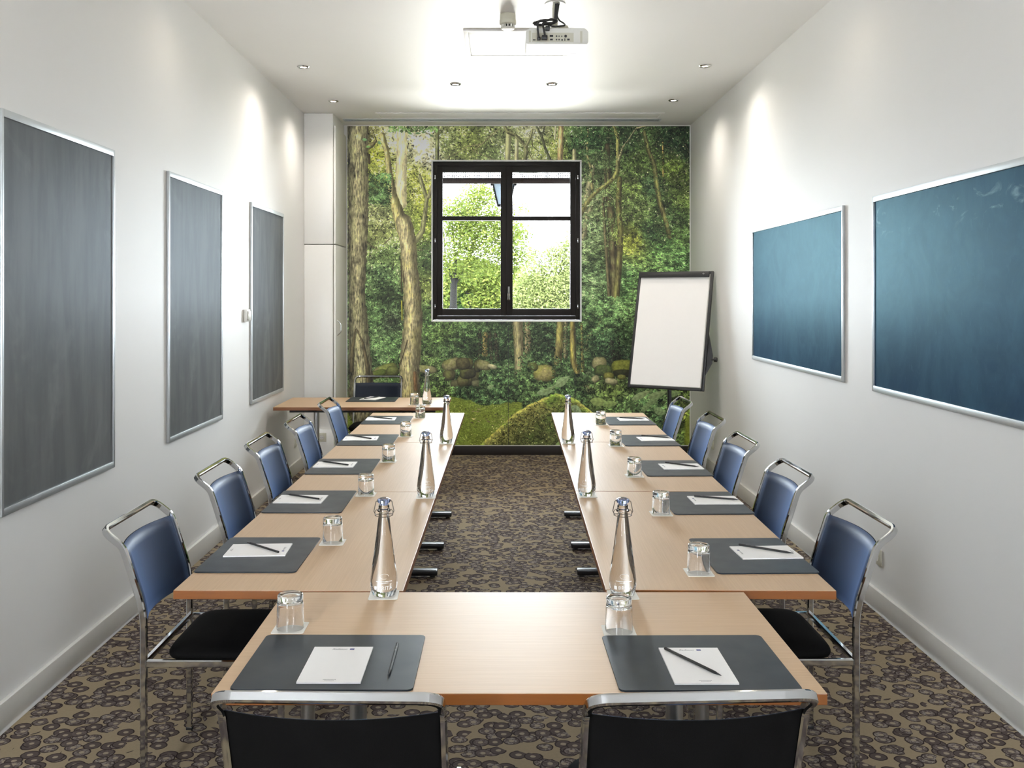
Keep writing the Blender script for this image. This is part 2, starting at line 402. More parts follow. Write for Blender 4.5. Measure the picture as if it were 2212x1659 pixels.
# ------------------------------------------------------------------ the printed forest picture
MX0, MX1, MY0, MY1 = 751.0, 1491.0, 271.0, 962.0          # picture corners in photograph pixels
def paint_forest():
    S = 2.0
    W, H = int((MX1-MX0)*S), int((MY1-MY0)*S)
    rng = np.random.default_rng(7)
    X, Y = np.meshgrid(np.arange(W)/S + MX0, np.arange(H)/S + MY0)
    X = X.astype(np.float32); Y = Y.astype(np.float32)
    def vnoise(cw, ch, octs=3, seed=0):
        r = np.random.default_rng(seed); out = np.zeros((H, W), np.float32); amp = 1.0; tot = 0
        for _ in range(octs):
            gw, gh = int(W/(cw*S))+3, int(H/(ch*S))+3
            g = r.random((gh, gw)).astype(np.float32)
            fx = np.arange(W)/(cw*S); fy = np.arange(H)/(ch*S)
            ix = fx.astype(int); iy = fy.astype(int); tx = fx-ix; ty = fy-iy
            tx = tx*tx*(3-2*tx); ty = ty*ty*(3-2*ty)
            a = g[iy][:, ix]; b = g[iy][:, ix+1]; c = g[iy+1][:, ix]; d = g[iy+1][:, ix+1]
            top = a*(1-tx)+b*tx; bot = c*(1-tx)+d*tx
            out += amp*(top*(1-ty)[:, None]+bot*ty[:, None]); tot += amp
            amp *= 0.55; cw = max(cw/2, 0.6); ch = max(ch/2, 0.6)
        return out/tot
    bank = {}
    def sub(cw, ch, octs, seed, j0, j1, i0, i1):
        k = (cw, ch, octs)
        if k not in bank: bank[k] = vnoise(cw, ch, octs, len(bank)+200)
        r = random.Random(seed); h, w = j1-j0, i1-i0
        a, b = r.randint(0, max(0, H-h)), r.randint(0, max(0, W-w))
        return bank[k][a:a+h, b:b+w]
    anchors = [
      (780,300,90,85,60),(810,330,172,182,62),(850,300,205,205,160),(905,300,226,221,205),(922,335,226,222,208),(900,380,176,186,80),(925,420,172,184,66),
      (815,380,150,165,70),(820,420,105,140,85),(815,460,165,175,125),(818,500,165,178,110),(830,540,115,145,85),(815,590,88,120,80),(840,640,70,98,62),
      (838,690,48,58,46),(815,680,85,120,75),(850,740,92,130,82),(820,770,90,125,80),(850,780,75,110,60),(925,480,140,165,62),(925,550,72,100,60),
      (925,620,125,145,75),(925,680,85,122,70),(960,310,126,142,88),(1010,310,142,158,84),(1050,330,120,140,90),(1080,300,135,150,105),(1150,310,150,165,96),
      (1150,280,190,192,165),(1200,320,150,165,80),(1240,310,66,100,62),(1270,300,48,80,48),(1290,350,82,105,68),(1265,420,135,158,115),(1270,500,128,158,115),
      (1280,600,100,132,92),(1290,680,72,104,64),(1350,300,52,78,48),(1375,345,82,108,52),(1400,400,46,72,48),(1450,300,30,50,32),(1480,320,26,42,28),
      (1450,360,95,118,46),(1470,420,78,98,46),(1440,470,56,80,46),(1365,405,110,135,66),(1370,440,96,120,66),(1400,500,46,72,44),(1362,515,128,136,52),
      (1430,530,82,124,68),(1470,560,76,114,68),(1340,600,76,116,70),(1470,500,70,98,52),(950,720,74,102,52),(1000,740,50,74,44),(960,750,56,80,48),
      (1060,740,42,62,40),(1140,740,52,72,48),(1190,740,40,58,40),(1230,740,58,84,54),(1300,740,58,90,60),(1335,780,26,40,32),(1265,780,56,82,50),
      (920,790,70,92,50),(950,850,74,100,48),(1000,840,52,78,50),(1080,850,54,80,50),(1150,830,66,92,54),(1200,830,60,88,52),(1250,860,50,72,44),
      (1280,880,90,116,62),(1340,880,78,110,64),(1400,870,70,100,64),(1440,910,46,70,48),(1480,900,100,120,40),(1320,840,88,108,52)]
    A = np.array(anchors, np.float32)
    lw, lh = 93, 87
    gx, gy = np.meshgrid(np.linspace(MX0, MX1, lw), np.linspace(MY0, MY1, lh))
    d2 = (gx[..., None]-A[:, 0])**2 + (gy[..., None]-A[:, 1])**2
    wt = 1/(d2+60)**1.6
    field = (wt[..., None]*A[:, 2:5]).sum(2)/wt.sum(2)[..., None]
    def fld(x, y):
        ix = np.clip(((x-MX0)/(MX1-MX0)*(lw-1)), 0, lw-1).astype(int); iy = np.clip(((y-MY0)/(MY1-MY0)*(lh-1)), 0, lh-1).astype(int)
        return field[iy, ix]
    img = fld(X, Y).astype(np.float32)
    n1 = 0.6*vnoise(15, 12, 4, 1)+0.4*vnoise(38, 26, 2, 5); n1 = np.clip((n1-0.5)*1.5+0.5, 0, 1)
    nc = np.clip((0.6*vnoise(5.5, 4.2, 2, 14)+0.4*n1-0.5)*3.4+0.5, 0, 1); n2 = vnoise(3.0, 2.6, 3, 2)
    img *= (0.50 + 0.55*n1 + 0.35*(n2-0.5))[..., None]
    sky_mask = np.exp(-(((X-912)/26)**2+((Y-315)/40)**2)) + np.exp(-(((X-862)/12)**2+((Y-300)/30)**2)) + 0.6*np.exp(-(((X-1150)/14)**2+((Y-288)/12)**2))
    sky_mask = np.clip((sky_mask+0.9*(nc-0.5)-0.35)*2.5, 0, 1)[..., None]
    img = img*(1-sky_mask)+np.array([236, 231, 212])*(0.96+0.08*n1[..., None])*sky_mask
    def leaves(n, region=None, ln=(1.5, 3.2), asp=0.36, gain=(0.55, 1.5), seed=0, ang=None, col=None, jit=14, keep=None):
        r = np.random.default_rng(seed)
        if region is None: x = r.uniform(MX0, MX1, n); y = r.uniform(MY0, MY1, n)
        else:
            x = r.uniform(region[0], region[2], n); y = r.uniform(region[1], region[3], n)
        if keep is not None:
            k = keep(x, y); x, y = x[k], y[k]
        n = len(x)
        if n == 0: return
        L = r.uniform(ln[0], ln[1], n)*S; a = r.uniform(0, math.pi, n) if ang is None else r.normal(ang[0], ang[1], n)
        c = fld(x, y).astype(np.float32) if col is None else np.repeat(np.array([col], np.float32), n, 0)
        clump = n1[np.clip(((y-MY0)*S).astype(int), 0, H-1), np.clip(((x-MX0)*S).astype(int), 0, W-1)]
        cf = nc[np.clip(((y-MY0)*S).astype(int), 0, H-1), np.clip(((x-MX0)*S).astype(int), 0, W-1)]
        g = r.uniform(gain[0], gain[1], n)*(0.42+0.98*cf)*(0.72+0.55*clump)
        c = c*g[:, None] + r.normal(0, jit, (n, 1))*np.array([[1, 1, 0.7]])
        wsz = int(math.ceil(ln[1]*S))+1
        off = np.arange(-wsz, wsz+1)
        ox, oy = np.meshgrid(off, off)
        px = ((x-MX0)*S).astype(int); py = ((y-MY0)*S).astype(int)
        B = max(1, int(4e6/ox.size))
        for s in range(0, n, B):
            e = min(n, s+B)
            ca, sa = np.cos(a[s:e])[:, None, None], np.sin(a[s:e])[:, None, None]
            u = (ox*ca+oy*sa)/L[s:e, None, None]; v = (-ox*sa+oy*ca)/(L[s:e, None, None]*asp)
            m = (np.abs(v) < (1-u*u)) & (np.abs(u) < 1)
            xx = px[s:e, None, None]+ox; yy = py[s:e, None, None]+oy
            m &= (xx >= 0) & (xx < W) & (yy >= 0) & (yy < H)
            sh = 1.0 + 0.22*v
            cc = c[s:e, None, None, :]*sh[..., None]
            img[yy[m], xx[m]] = cc[m]
    def stroke(pts, col, dark=0.45, light=1.25, hi=-0.35, bark=1.0, seed=0, moss=None, alpha=1.0, stretch=5.0):
        P = np.array(pts, np.float32)
        x0, x1 = P[:, 0].min()-P[:, 2].max(), P[:, 0].max()+P[:, 2].max(); y0, y1 = P[:, 1].min()-P[:, 2].max(), P[:, 1].max()+P[:, 2].max()
        i0, i1 = max(0, int((x0-MX0)*S)), min(W, int((x1-MX0)*S)+1); j0, j1 = max(0, int((y0-MY0)*S)), min(H, int((y1-MY0)*S)+1)
        if i1 <= i0 or j1 <= j0: return
        xs, ys = X[j0:j1, i0:i1], Y[j0:j1, i0:i1]
        best = np.full(xs.shape, 9e9, np.float32); U = np.zeros_like(best); Vv = np.zeros_like(best); acc = 0.0
        for (ax, ay, aw), (bx, by, bw) in zip(P[:-1], P[1:]):
            dx, dy = bx-ax, by-ay; Ls = math.hypot(dx, dy)+1e-6
            t = np.clip(((xs-ax)*dx+(ys-ay)*dy)/Ls**2, 0, 1)
            qx, qy = xs-(ax+t*dx), ys-(ay+t*dy); w = (aw+t*(bw-aw))/2
            d = np.hypot(qx, qy)/np.maximum(w, 0.3)
            sg = np.sign(qx*(-dy)+qy*dx)*(-1 if dy > 0 else 1)
            if abs(dx) > abs(dy)*2: sg = np.sign(qy)
            k = d < best; best[k] = d[k]; U[k] = (d*np.where(sg == 0, 1, sg))[k]; Vv[k] = (acc+t*Ls)[k]; acc += Ls
        edge = 0.10*(sub(5, 5, 2, seed+50, j0, j1, i0, i1)-0.5)*2
        mask = np.clip((1.0+edge-best)*np.maximum(1.5, 1.0/np.maximum(0.08, 1/np.maximum(P[:, 2].mean(), 1))), 0, 1)*alpha
        ns = sub(2.6, 2.6*stretch/2, 3, seed+11, j0, j1, i0, i1); nb = sub(10, 16, 3, seed+12, j0, j1, i0, i1)
        sh = dark+(light-dark)*np.exp(-((U-hi)/0.62)**2)
        st = sub(1.3, 12, 2, seed+14, j0, j1, i0, i1); tex = 1+bark*(0.55*(ns-0.5)+0.85*(nb-0.5)+0.7*(st-0.5))
        crack = np.clip((0.33-sub(2.0, 9, 3, seed+13, j0, j1, i0, i1))*8, 0, 1)*np.clip((nb-0.35)*4, 0, 1)*bark*0.5
        c = np.array(col, np.float32)*(sh*tex*(1-crack))[..., None]
        if moss is not None:
            mm = np.clip((nb-0.40)*2.6, 0, 1)[..., None]*0.7; c = c*(1-mm)+np.array(moss, np.float32)*(sh*tex)[..., None]*mm
        img[j0:j1, i0:i1] = img[j0:j1, i0:i1]*(1-mask[..., None])+c*mask[..., None]
    sky_ok = lambda x, y: (rng.random(len(x)) > 1.15*np.exp(-(((x-912)/24)**2+((y-315)/36)**2))) & (rng.random(len(x)) > np.exp(-(((x-862)/10)**2+((y-300)/26)**2)))
    # deep layer
    leaves(26000, gain=(0.25, 0.9), seed=3, ln=(1.8, 4.2), keep=sky_ok)
    leaves(24000, gain=(0.6, 1.5), seed=4, ln=(1.5, 3.6), keep=sky_ok)
    leaves(7000, gain=(1.2, 2.1), seed=6, ln=(1.2, 3.0), keep=sky_ok)
    leaves(2600, (790, 272, 1260, 560), gain=(0.8, 1.15), seed=8, ln=(0.8, 2.2), asp=0.6, col=(214, 214, 182), keep=lambda x, y: n1[((y-MY0)*S).astype(int).clip(0, H-1), ((x-MX0)*S).astype(int).clip(0, W-1)] > 0.5)
    leaves(900, (1256, 272, 1490, 540), gain=(0.7, 1.1), seed=9, ln=(0.8, 2.2), asp=0.6, col=(206, 204, 168))
    # distant trunks and branches
    stroke([(945,272,9),(944,350,9)], (96,100,70), seed=1)
    stroke([(1098,290,13),(1096,350,13)], (178,176,140), seed=2, bark=0.4)
    stroke([(1116,300,9),(1115,350,10)], (190,184,156), seed=3, bark=0.4)
    stroke([(1212,272,12),(1209,350,13)], (190,160,120), seed=4)
    stroke([(1200,272,5),(1198,300,5)], (205,198,170), seed=5, bark=0.3)
    stroke([(1240,325,9),(1240,350,10)], (190,184,150), seed=6)
    stroke([(1088,270,7),(1096,285,8),(1112,292,8),(1128,308,8),(1136,318,9),(1134,350,10)], (112,112,84), seed=7)
    stroke([(1136,316,7),(1146,296,6),(1150,280,4)], (120,120,92), seed=8)
    stroke([(1158,272,4),(1170,296,6),(1178,322,6),(1190,350,7)], (70,74,58), seed=9)
    stroke([(1177,270,3),(1170,296,4)], (66,70,56), seed=10)
    stroke([(1148,292,2.4),(1150,316,2.4),(1164,328,2)], (66,66,50), seed=11)
    stroke([(1076,280,2),(1062,292,3),(1040,312,3),(1010,316,2.5),(988,330,2),(960,342,1.6)], (112,106,82), seed=12)
    stroke([(1040,312,2.4),(1022,326,2.2),(1050,338,2.4),(1068,347,2.4)], (120,112,88), seed=13)
    stroke([(1128,308,2.2),(1150,345,2.2),(1175,348,2)], (112,104,84), seed=14)
    # right-hand trunks
    stroke([(1261,452,15),(1275,390,14),(1280,360,10)], (176,168,140), seed=20, bark=0.5, alpha=0.85)
    stroke([(1256,530,12),(1268,470,12),(1276,450,10)], (150,140,118), seed=21, bark=0.6, alpha=0.8)
    stroke([(1270,272,5),(1268,335,5),(1275,360,6),(1279,410,7)], (150,142,100), seed=22)
    stroke([(1311,315,13),(1312,400,14),(1319,460,17),(1324,560,18),(1326,640,16)], (76,66,50), dark=0.4, light=1.15, hi=-0.1, seed=23, moss=(84,86,56))
    stroke([(1304,330,6),(1308,400,6),(1302,440,6),(1308,520,8),(1316,640,9)], (84,76,58), seed=24)
    stroke([(1431,308,4),(1432,380,4.5)], (166,140,78), seed=29, bark=0.4)
    for k, pl in enumerate(([(1488,330,3),(1480,312,2.4),(1460,300,1.5)], [(1488,347,2),(1465,330,2),(1440,324,1.6)], [(1488,370,2),(1470,374,1.6)], [(1332,388,2),(1350,392,1.6),(1372,388,1.2)], [(1374,390,1.4),(1362,412,1.4),(1368,424,1.2)], [(1304,412,1.4),(1340,444,1.4)], [(1316,516,1.2),(1338,506,1.2)], [(1281,510,1.2),(1302,494,1.2)])):
        stroke(pl, (60,58,46) if k != 5 else (190,186,160), seed=30+k, bark=0.3)
    leaves(13000, (1256, 272, 1490, 540), gain=(0.35, 1.15), seed=40, ln=(1.8, 3.8), asp=0.28, keep=lambda x, y: n1[np.clip(((y-MY0)*S).astype(int),0,H-1), np.clip(((x-MX0)*S).astype(int),0,W-1)] > 0.52)
    leaves(6500, (1256, 520, 1490, 720), gain=(0.6, 1.7), seed=41, ln=(1.8, 4.2), asp=0.26, ang=(0.25, 0.45), keep=lambda x, y: (np.abs(x-1324) > 22) | (y > 640))
    stroke([(1338,385,11),(1335,440,13),(1340,500,13),(1336,580,14),(1330,650,15)], (108,100,64), dark=0.4, light=1.1, hi=-0.3, seed=25, moss=(104,106,54))
    stroke([(1325,272,6),(1334,300,8),(1334,340,9),(1334,366,11),(1326,384,10),(1310,398,9),(1290,412,9),(1278,424,10),(1262,446,11),(1254,462,12)], (142,136,92), dark=0.45, light=1.2, hi=-0.4, seed=26, moss=(140,142,74))
    stroke([(1395,272,3),(1372,278,4),(1360,298,4.5),(1345,318,5),(1336,345,7)], (150,142,116), seed=27)
    stroke([(1390,285,8),(1400,325,9),(1412,355,10),(1418,400,11),(1425,440,11),(1438,480,11),(1446,512,9)], (98,92,60), dark=0.4, light=1.15, hi=0.1, seed=28, moss=(112,112,60))
    leaves(1500, (1256, 272, 1490, 540), gain=(0.5, 1.3), seed=142, ln=(1.8, 3.6), asp=0.28)
    leaves(900, (1290, 640, 1345, 710), gain=(0.7, 1.9), seed=42, ln=(1.6, 3.6), asp=0.3)
    for hx, hy, hr, hv in ((842,690,22,30),(1335,770,26,34),(1000,750,40,16),(1170,740,30,14),(842,640,14,18),(930,800,14,14),(1264,800,16,30),(1190,845,20,16),(960,865,30,5)):
        hm = (np.exp(-(((X-hx)/hr)**2+((Y-hy)/hv)**2))*0.55*(1-0.7*nc))[..., None]; img[:] = img*(1-hm)+np.array([30, 34, 27], np.float32)*hm
    # middle ground trunks below the window
    stroke([(1048,722,12),(1047,765,13)], (150,124,74), seed=43)
    stroke([(1036,715,8),(1036,770,9)], (40,38,30), seed=44); stroke([(1058,720,7),(1062,775,8)], (44,38,32), seed=45); stroke([(1070,720,8),(1074,775,10)], (48,40,34), seed=46)
    stroke([(1117,688,24),(1120,740,22),(1121,790,20),(1119,822,20)], (150,140,112), dark=0.5, light=1.2, hi=-0.2, seed=47, moss=(124,116,66))
    stroke([(1138,688,14),(1140,740,15),(1138,775,14)], (140,122,98), seed=48)
    stroke([(1128,715,3),(1138,730,3)], (50,44,36), seed=49)
    stroke([(1210,692,15),(1208,740,18),(1204,782,17)], (128,116,74), seed=51, moss=(120,116,60))
    stroke([(1222,692,10),(1221,770,10)], (104,96,74), seed=52)
    stroke([(1236,692,13),(1238,780,14),(1246,800,15)], (140,122,68), seed=53, moss=(116,112,50))
    stroke([(1256,700,6),(1258,800,8)], (104,92,52), seed=54)
    stroke([(1320,735,10),(1324,780,14)], (32,32,28), seed=55); stroke([(1334,735,10),(1335,780,12)], (30,30,27), seed=56)
    for k, pl in enumerate(([(1202,712,1.2),(1214,740,1.2),(1219,775,1.2)], [(1262,760,1.2),(1270,725,1.2),(1300,690,1)], [(1260,726,1.2),(1285,722,1.2),(1302,720,1.2),(1312,704,1)], [(1262,758,1.2),(1280,745,1)], [(1230,700,1.4),(1236,740,1.6),(1242,780,1.6)], [(1252,740,1.4),(1244,780,1.4)])):
        stroke(pl, (150,140,100), seed=60+k, bark=0.3)
    leaves(9000, (905, 690, 1400, 800), gain=(0.45, 1.55), seed=70, ln=(1.3, 2.8), asp=0.3, keep=lambda x, y: (np.abs(x-1120) > 11) & (np.abs(x-1208) > 8) & (np.abs(x-1238) > 7))
    # rocks of the ruined wall
    def rock(cx, cy, rx, ry, col, seed, moss=None, rot=0.0, top=0.6):
        ca, sa = math.cos(rot), math.sin(rot); m_ = max(rx, ry)*1.3
        i0, i1 = max(0, int((cx-m_-MX0)*S)), min(W, int((cx+m_-MX0)*S)); j0, j1 = max(0, int((cy-m_-MY0)*S)), min(H, int((cy+m_-MY0)*S))
        dx, dy = X[j0:j1, i0:i1]-cx, Y[j0:j1, i0:i1]-cy; u = (dx*ca+dy*sa)/rx; v = (-dx*sa+dy*ca)/ry
        rr = np.power(np.abs(u)**2.6+np.abs(v)**2.6, 1/2.6)+0.16*(sub(9, 9, 2, seed, j0, j1, i0, i1)-0.5)
        m = np.clip((1-rr)*min(rx, ry)*1.0, 0, 1)[..., None]
        t2 = sub(3, 3, 3, seed+1, j0, j1, i0, i1); t3 = sub(9, 8, 2, seed+2, j0, j1, i0, i1)
        sh = (0.80-0.55*v*top-0.12*u)*(0.62+0.5*t2+0.35*(t3-0.5))*np.clip(1.25-rr**4*0.75, 0.2, 1.3)
        c = np.array(col, np.float32)*sh[..., None]
        if moss is not None:
            mm = np.clip((t3-0.42-0.25*v)*4, 0, 1)[..., None]*0.8; c = c*(1-mm)+np.array(moss, np.float32)*sh[..., None]*mm
        img[j0:j1, i0:i1] = img[j0:j1, i0:i1]*(1-m)+c*m
    for q in ((970,810,16,14,(84,80,56),(92,96,48)), (985,830,14,12,(80,78,56),None), (1012,818,18,16,(70,66,50),(84,84,44)), (1030,815,14,16,(64,62,46),None), (1045,805,18,18,(70,68,50),(82,84,44)),
              (1000,822,15,14,(96,90,60),(88,92,44)), (1030,828,14,9,(96,94,72),None), (1010,805,20,15,(60,58,44),(76,80,40)), (1008,785,16,14,(84,82,54),(92,92,44)), (1035,790,14,16,(62,60,46),(74,76,40)), (975,788,22,13,(156,148,112),(110,112,62)), (999,785,16,14,(76,70,48),(84,84,42))):
        rock(q[0], q[1], q[2]*0.9, q[3]*0.9, q[4], int(q[0]*3+q[1]), q[5])
    rock(1044, 790, 15, 10, (150,146,112), 901, (108,110,66), 0.25); rock(1062, 792, 11, 5, (196,190,160), 902, None, 0.3)
    rock(920, 797, 26, 9, (168,160,124), 903, (120,124,72), 0.1)
    rock(830, 800, 30, 13, (150,146,96), 904, (112,124,54), -0.35); rock(815, 808, 22, 9, (96,108,48), 905, (84,104,42), -0.3); rock(848, 802, 14, 12, (90,98,50), 906, None)
    rock(1175, 808, 24, 20, (170,158,106), 907, (136,134,66)); rock(1150, 790, 12, 10, (84,92,50), 908, None)
    rock(1294, 784, 16, 14, (168,158,122), 909, (130,126,84)); rock(1302, 800, 20, 13, (70,84,48), 910, (80,100,46)); rock(1345, 792, 26, 16, (120,126,48), 911, (128,134,50)); rock(1345, 806, 22, 9, (40,42,30), 912, None)
    rock(1314, 812, 12, 9, (120,118,50), 913, None); rock(1286, 818, 9, 8, (168,160,126), 914, None, -0.6); rock(1320, 824, 15, 7, (186,178,148), 915, None, 0.15); rock(1342, 814, 10, 6, (116,116,56), 916, None); rock(1270, 840, 16, 10, (112,108,78), 917, (96,100,54))
    # the leaf litter and shrubs in front of the wall
    leaves(9000, (905, 815, 1260, 872), gain=(0.35, 1.7), seed=71, ln=(1.5, 3.6), asp=0.32, keep=lambda x, y: ~((y < 835) & (x > 960) & (x < 1050)))
    leaves(2600, (1035, 800, 1210, 850), gain=(0.5, 1.8), seed=72, ln=(1.8, 3.8), asp=0.34)
    leaves(700, (1130, 760, 1190, 815), gain=(0.8, 2.0), seed=73, ln=(1.8, 3.6), asp=0.36)
    leaves(900, (1240, 830, 1320, 880), gain=(0.4, 1.5), seed=74, ln=(1.8, 4.0), asp=0.3)
    leaves(4200, (1290, 840, 1490, 965), gain=(0.45, 1.7), seed=75, ln=(2.5, 6.5), asp=0.36)
    rock(1175, 806, 25, 19, (180,166,112), 907, (140,138,66)); rock(1150, 792, 12, 10, (92,100,54), 908, None); rock(1044, 788, 16, 11, (158,152,114), 921, (112,112,66), 0.25); rock(1063, 791, 11, 5, (200,194,164), 922, None, 0.3); rock(975, 786, 22, 13, (160,150,112), 923, (112,114,60), -0.3); rock(1000, 785, 16, 14, (80,74,50), 924, None); rock(1286, 818, 9, 8, (176,168,132), 925, None, -0.6); rock(1320, 823, 15, 7, (192,184,152), 926, None, 0.15)
    leaves(700, (1120, 770, 1210, 850), gain=(0.7, 1.9), seed=173, ln=(1.8, 3.6), asp=0.34, keep=lambda x, y: (np.abs(x-1172) > 20) | (y > 822))
    # the lawn and the big mossy boulder
    gtop = 860 + 6*np.sin(X/23) + 0.10*np.maximum(0, X-980) + 8*(vnoise(8, 8, 2, 31)-0.5)
    gm = (np.clip((Y-gtop)*0.5, 0, 1)*np.clip((1130-X)*0.2, 0, 1))[..., None]
    gn = vnoise(2.0, 1.3, 2, 32); gl = vnoise(40, 26, 3, 33)
    gn = np.clip((0.6*gn+0.4*vnoise(5, 2.2, 3, 38)-0.5)*1.7+0.5, 0, 1)
    gcol = (np.array([138, 156, 50], np.float32)*(1-gl[..., None])+np.array([108, 134, 50], np.float32)*gl[..., None])*(0.55+0.62*gn+0.3*(gl-0.5))[..., None]
    img[:] = img*(1-gm)+gcol*gm
    gm2 = np.exp(-(((X-825)/38)**4+((Y-836)/9)**4))[..., None]; img[:] = img*(1-gm2)+np.array([112, 142, 30], np.float32)*(0.7+0.5*gn)[..., None]*gm2
    bx = np.array([1035, 1075, 1110, 1140, 1165, 1200, 1215, 1240, 1270, 1300, 1340], float); by = np.array([962, 925, 893, 874, 862, 848, 852, 858, 880, 905, 940], float)
    btop = np.interp(X[0], bx, by, left=1200, right=1000)[None, :]+5*(vnoise(6, 6, 2, 34)-0.5)
    bm_ = np.clip((Y-btop)*0.6, 0, 1)[..., None]
    bn = vnoise(7, 6, 4, 35); bl = vnoise(34, 28, 3, 36); dep = np.clip((Y-btop)/70, 0, 1)
    bcol = np.array([158, 152, 74], np.float32)*(1-dep[..., None])+np.array([84, 92, 50], np.float32)*dep[..., None]
    mm = np.clip((bl-0.5)*4, 0, 1)[..., None]; bcol = bcol*(1-mm)+bcol*np.array([0.72, 0.95, 0.7])*mm
    img[:] = img*(1-bm_)+bcol*(0.30+1.05*np.clip((0.5*bn+0.5*vnoise(3.2, 2.6, 3, 37)-0.5)*2.2+0.5, 0, 1)+0.55*np.exp(-((Y-btop-3)/7)**2))[..., None]*bm_
    leaves(1500, (1040, 870, 1320, 962), gain=(0.5, 1.3), seed=176, ln=(1.0, 2.6), asp=0.4, col=(78, 92, 48), keep=lambda x, y: y > np.interp(x, bx, by)+6)
    leaves(300, (1060, 890, 1230, 962), gain=(0.7, 1.4), seed=76, ln=(1.0, 2.0), asp=0.7, col=(150, 150, 90))
    leaves(260, (960, 870, 1100, 962), gain=(0.9, 1.4), seed=77, ln=(0.8, 1.6), asp=0.6, col=(150, 160, 80))
    leaves(9, (1000, 880, 1060, 915), gain=(1.2, 1.5), seed=78, ln=(3, 5), asp=0.35, ang=(0.3, 0.2), col=(176, 168, 110))
    def big_leaf(cx, cy, L, wd, ang, col):
        m_ = max(L, wd)*1.1
        i0, i1 = max(0, int((cx-m_-MX0)*S)), min(W, int((cx+m_-MX0)*S)); j0, j1 = max(0, int((cy-m_-MY0)*S)), min(H, int((cy+m_-MY0)*S))
        dx, dy = X[j0:j1, i0:i1]-cx, Y[j0:j1, i0:i1]-cy
        ca, sa = math.cos(ang), math.sin(ang); u = (dx*ca+dy*sa)/L; v = (-dx*sa+dy*ca)/wd
        m = np.clip((1-u*u-np.abs(v)*(1.0+0.4*u))*L*0.5, 0, 1)[..., None]*(np.abs(u) < 1)[..., None]
        c = np.array(col, np.float32)*(0.92+0.18*np.sin(u*13+np.abs(v)*3)*0.5-0.18*(np.abs(v) < 0.05)+0.14*(v < 0))[..., None]
        img[j0:j1, i0:i1] = img[j0:j1, i0:i1]*(1-m)+c*m
    for q in ((1215,823,20,9,-0.62,(124,150,112)), (1178,846,20,7,-0.15,(122,148,112)), (1190,838,22,4,-0.45,(110,136,96)), (1060,835,9,5,-0.5,(118,146,104)), (1295,868,22,9,0.15,(128,150,86)), (1318,872,18,7,-0.1,(120,146,84)),
              (1385,853,24,7,-0.45,(132,154,112)), (1420,852,24,7,-0.3,(126,150,108)), (1410,866,18,6,-0.5,(112,140,98)), (1425,888,14,9,0.3,(118,146,104)), (1395,880,14,6,-0.6,(110,138,96)), (1455,850,16,7,-0.2,(110,138,92)), (1245,884,14,8,0.6,(128,154,124)), (1212,958,16,7,-0.5,(120,150,92)), (1340,900,14,6,-0.4,(110,140,90))):
        big_leaf(*q)
    img_r = np.clip((X-1478+0.06*(Y-900))/6, 0, 1)*np.clip((Y-895)/10, 0, 1)
    img[:] = img*(1-img_r[..., None])+np.array([122, 136, 38], np.float32)*(0.6+0.7*bn)[..., None]*img_r[..., None]
    # the left trunks in front
    stroke([(872,272,10),(866,330,9)], (176,176,128), seed=80, bark=0.4)
    stroke([(868,272,22),(868,340,24),(866,400,26),(868,440,22)], (214,202,170), dark=0.6, light=1.06, hi=-0.2, seed=81, bark=0.7)
    stroke([(906,380,8),(922,430,9),(917,470,10),(912,500,12),(898,520,14)], (112,112,84), seed=82, dark=0.5, light=1.25)
    stroke([(936,395,7),(926,425,9)], (120,116,90), seed=83)
    stroke([(826,292,12),(836,330,12),(842,380,14),(848,420,19),(860,460,26),(874,500,34)], (168,156,116), dark=0.36, light=1.22, hi=-0.45, seed=84, moss=(128,124,64), bark=1.2)
    stroke([(872,480,36),(881,520,37),(884,570,36),(890,630,39),(893,690,42),(888,750,45),(884,800,46),(886,850,46),(888,880,48)], (190,176,146), dark=0.34, light=1.16, hi=-0.25, seed=85, moss=(128,120,76), bark=1.3)
    stroke([(866,560,2.5),(868,630,2.5)], (44,32,22), seed=86, bark=0.3); stroke([(872,585,2),(872,610,2)], (50,34,24), seed=87, bark=0.3)
    stroke([(868,650,4),(869,690,4)], (150,148,44), seed=88, bark=0.4)
    stroke([(880,735,2.5),(870,770,3),(862,790,3)], (62,52,38), seed=89, bark=0.4)
    stroke([(896,805,8),(898,840,9)], (120,70,44), seed=90, alpha=0.6)
    stroke([(774,262,46),(773,330,46),(774,400,47),(774,470,46),(772,550,42),(771,640,36),(774,700,44),(777,760,50),(780,820,56),(782,890,60)], (136,128,110), dark=0.38, light=1.2, hi=-0.05, seed=91, moss=(98,98,74), bark=1.7)
    stroke([(796,318,12),(806,312,9),(812,304,5)], (92,84,60), seed=92); stroke([(797,335,6),(798,352,6)], (46,40,30), seed=93)
    stroke([(768,712,3),(762,750,9),(760,800,10)], (72,62,46), seed=94, alpha=0.8); stroke([(770,710,3),(784,740,5),(794,790,11),(798,860,12)], (70,60,46), seed=95, alpha=0.85)
    stroke([(802,276,1.6),(812,298,1.8),(815,312,1.6)], (36,34,26), seed=96, bark=0.2)
    for k, pl in enumerate(([(797,514,1.4),(820,500,1.4),(836,492,1)], [(797,532,1.4),(804,522,1.4),(824,510,1.2)], [(792,524,3),(818,540,2.4)], [(830,526,3),(848,510,2)], [(902,540,1.6),(920,539,1.4),(936,542,1.2)], [(902,572,1.2),(922,558,1)], [(800,470,1.3),(806,445,1.3),(812,425,1)], [(803,460,1.2),(826,440,1)])):
        stroke(pl, (78,72,56), seed=100+k, bark=0.3)
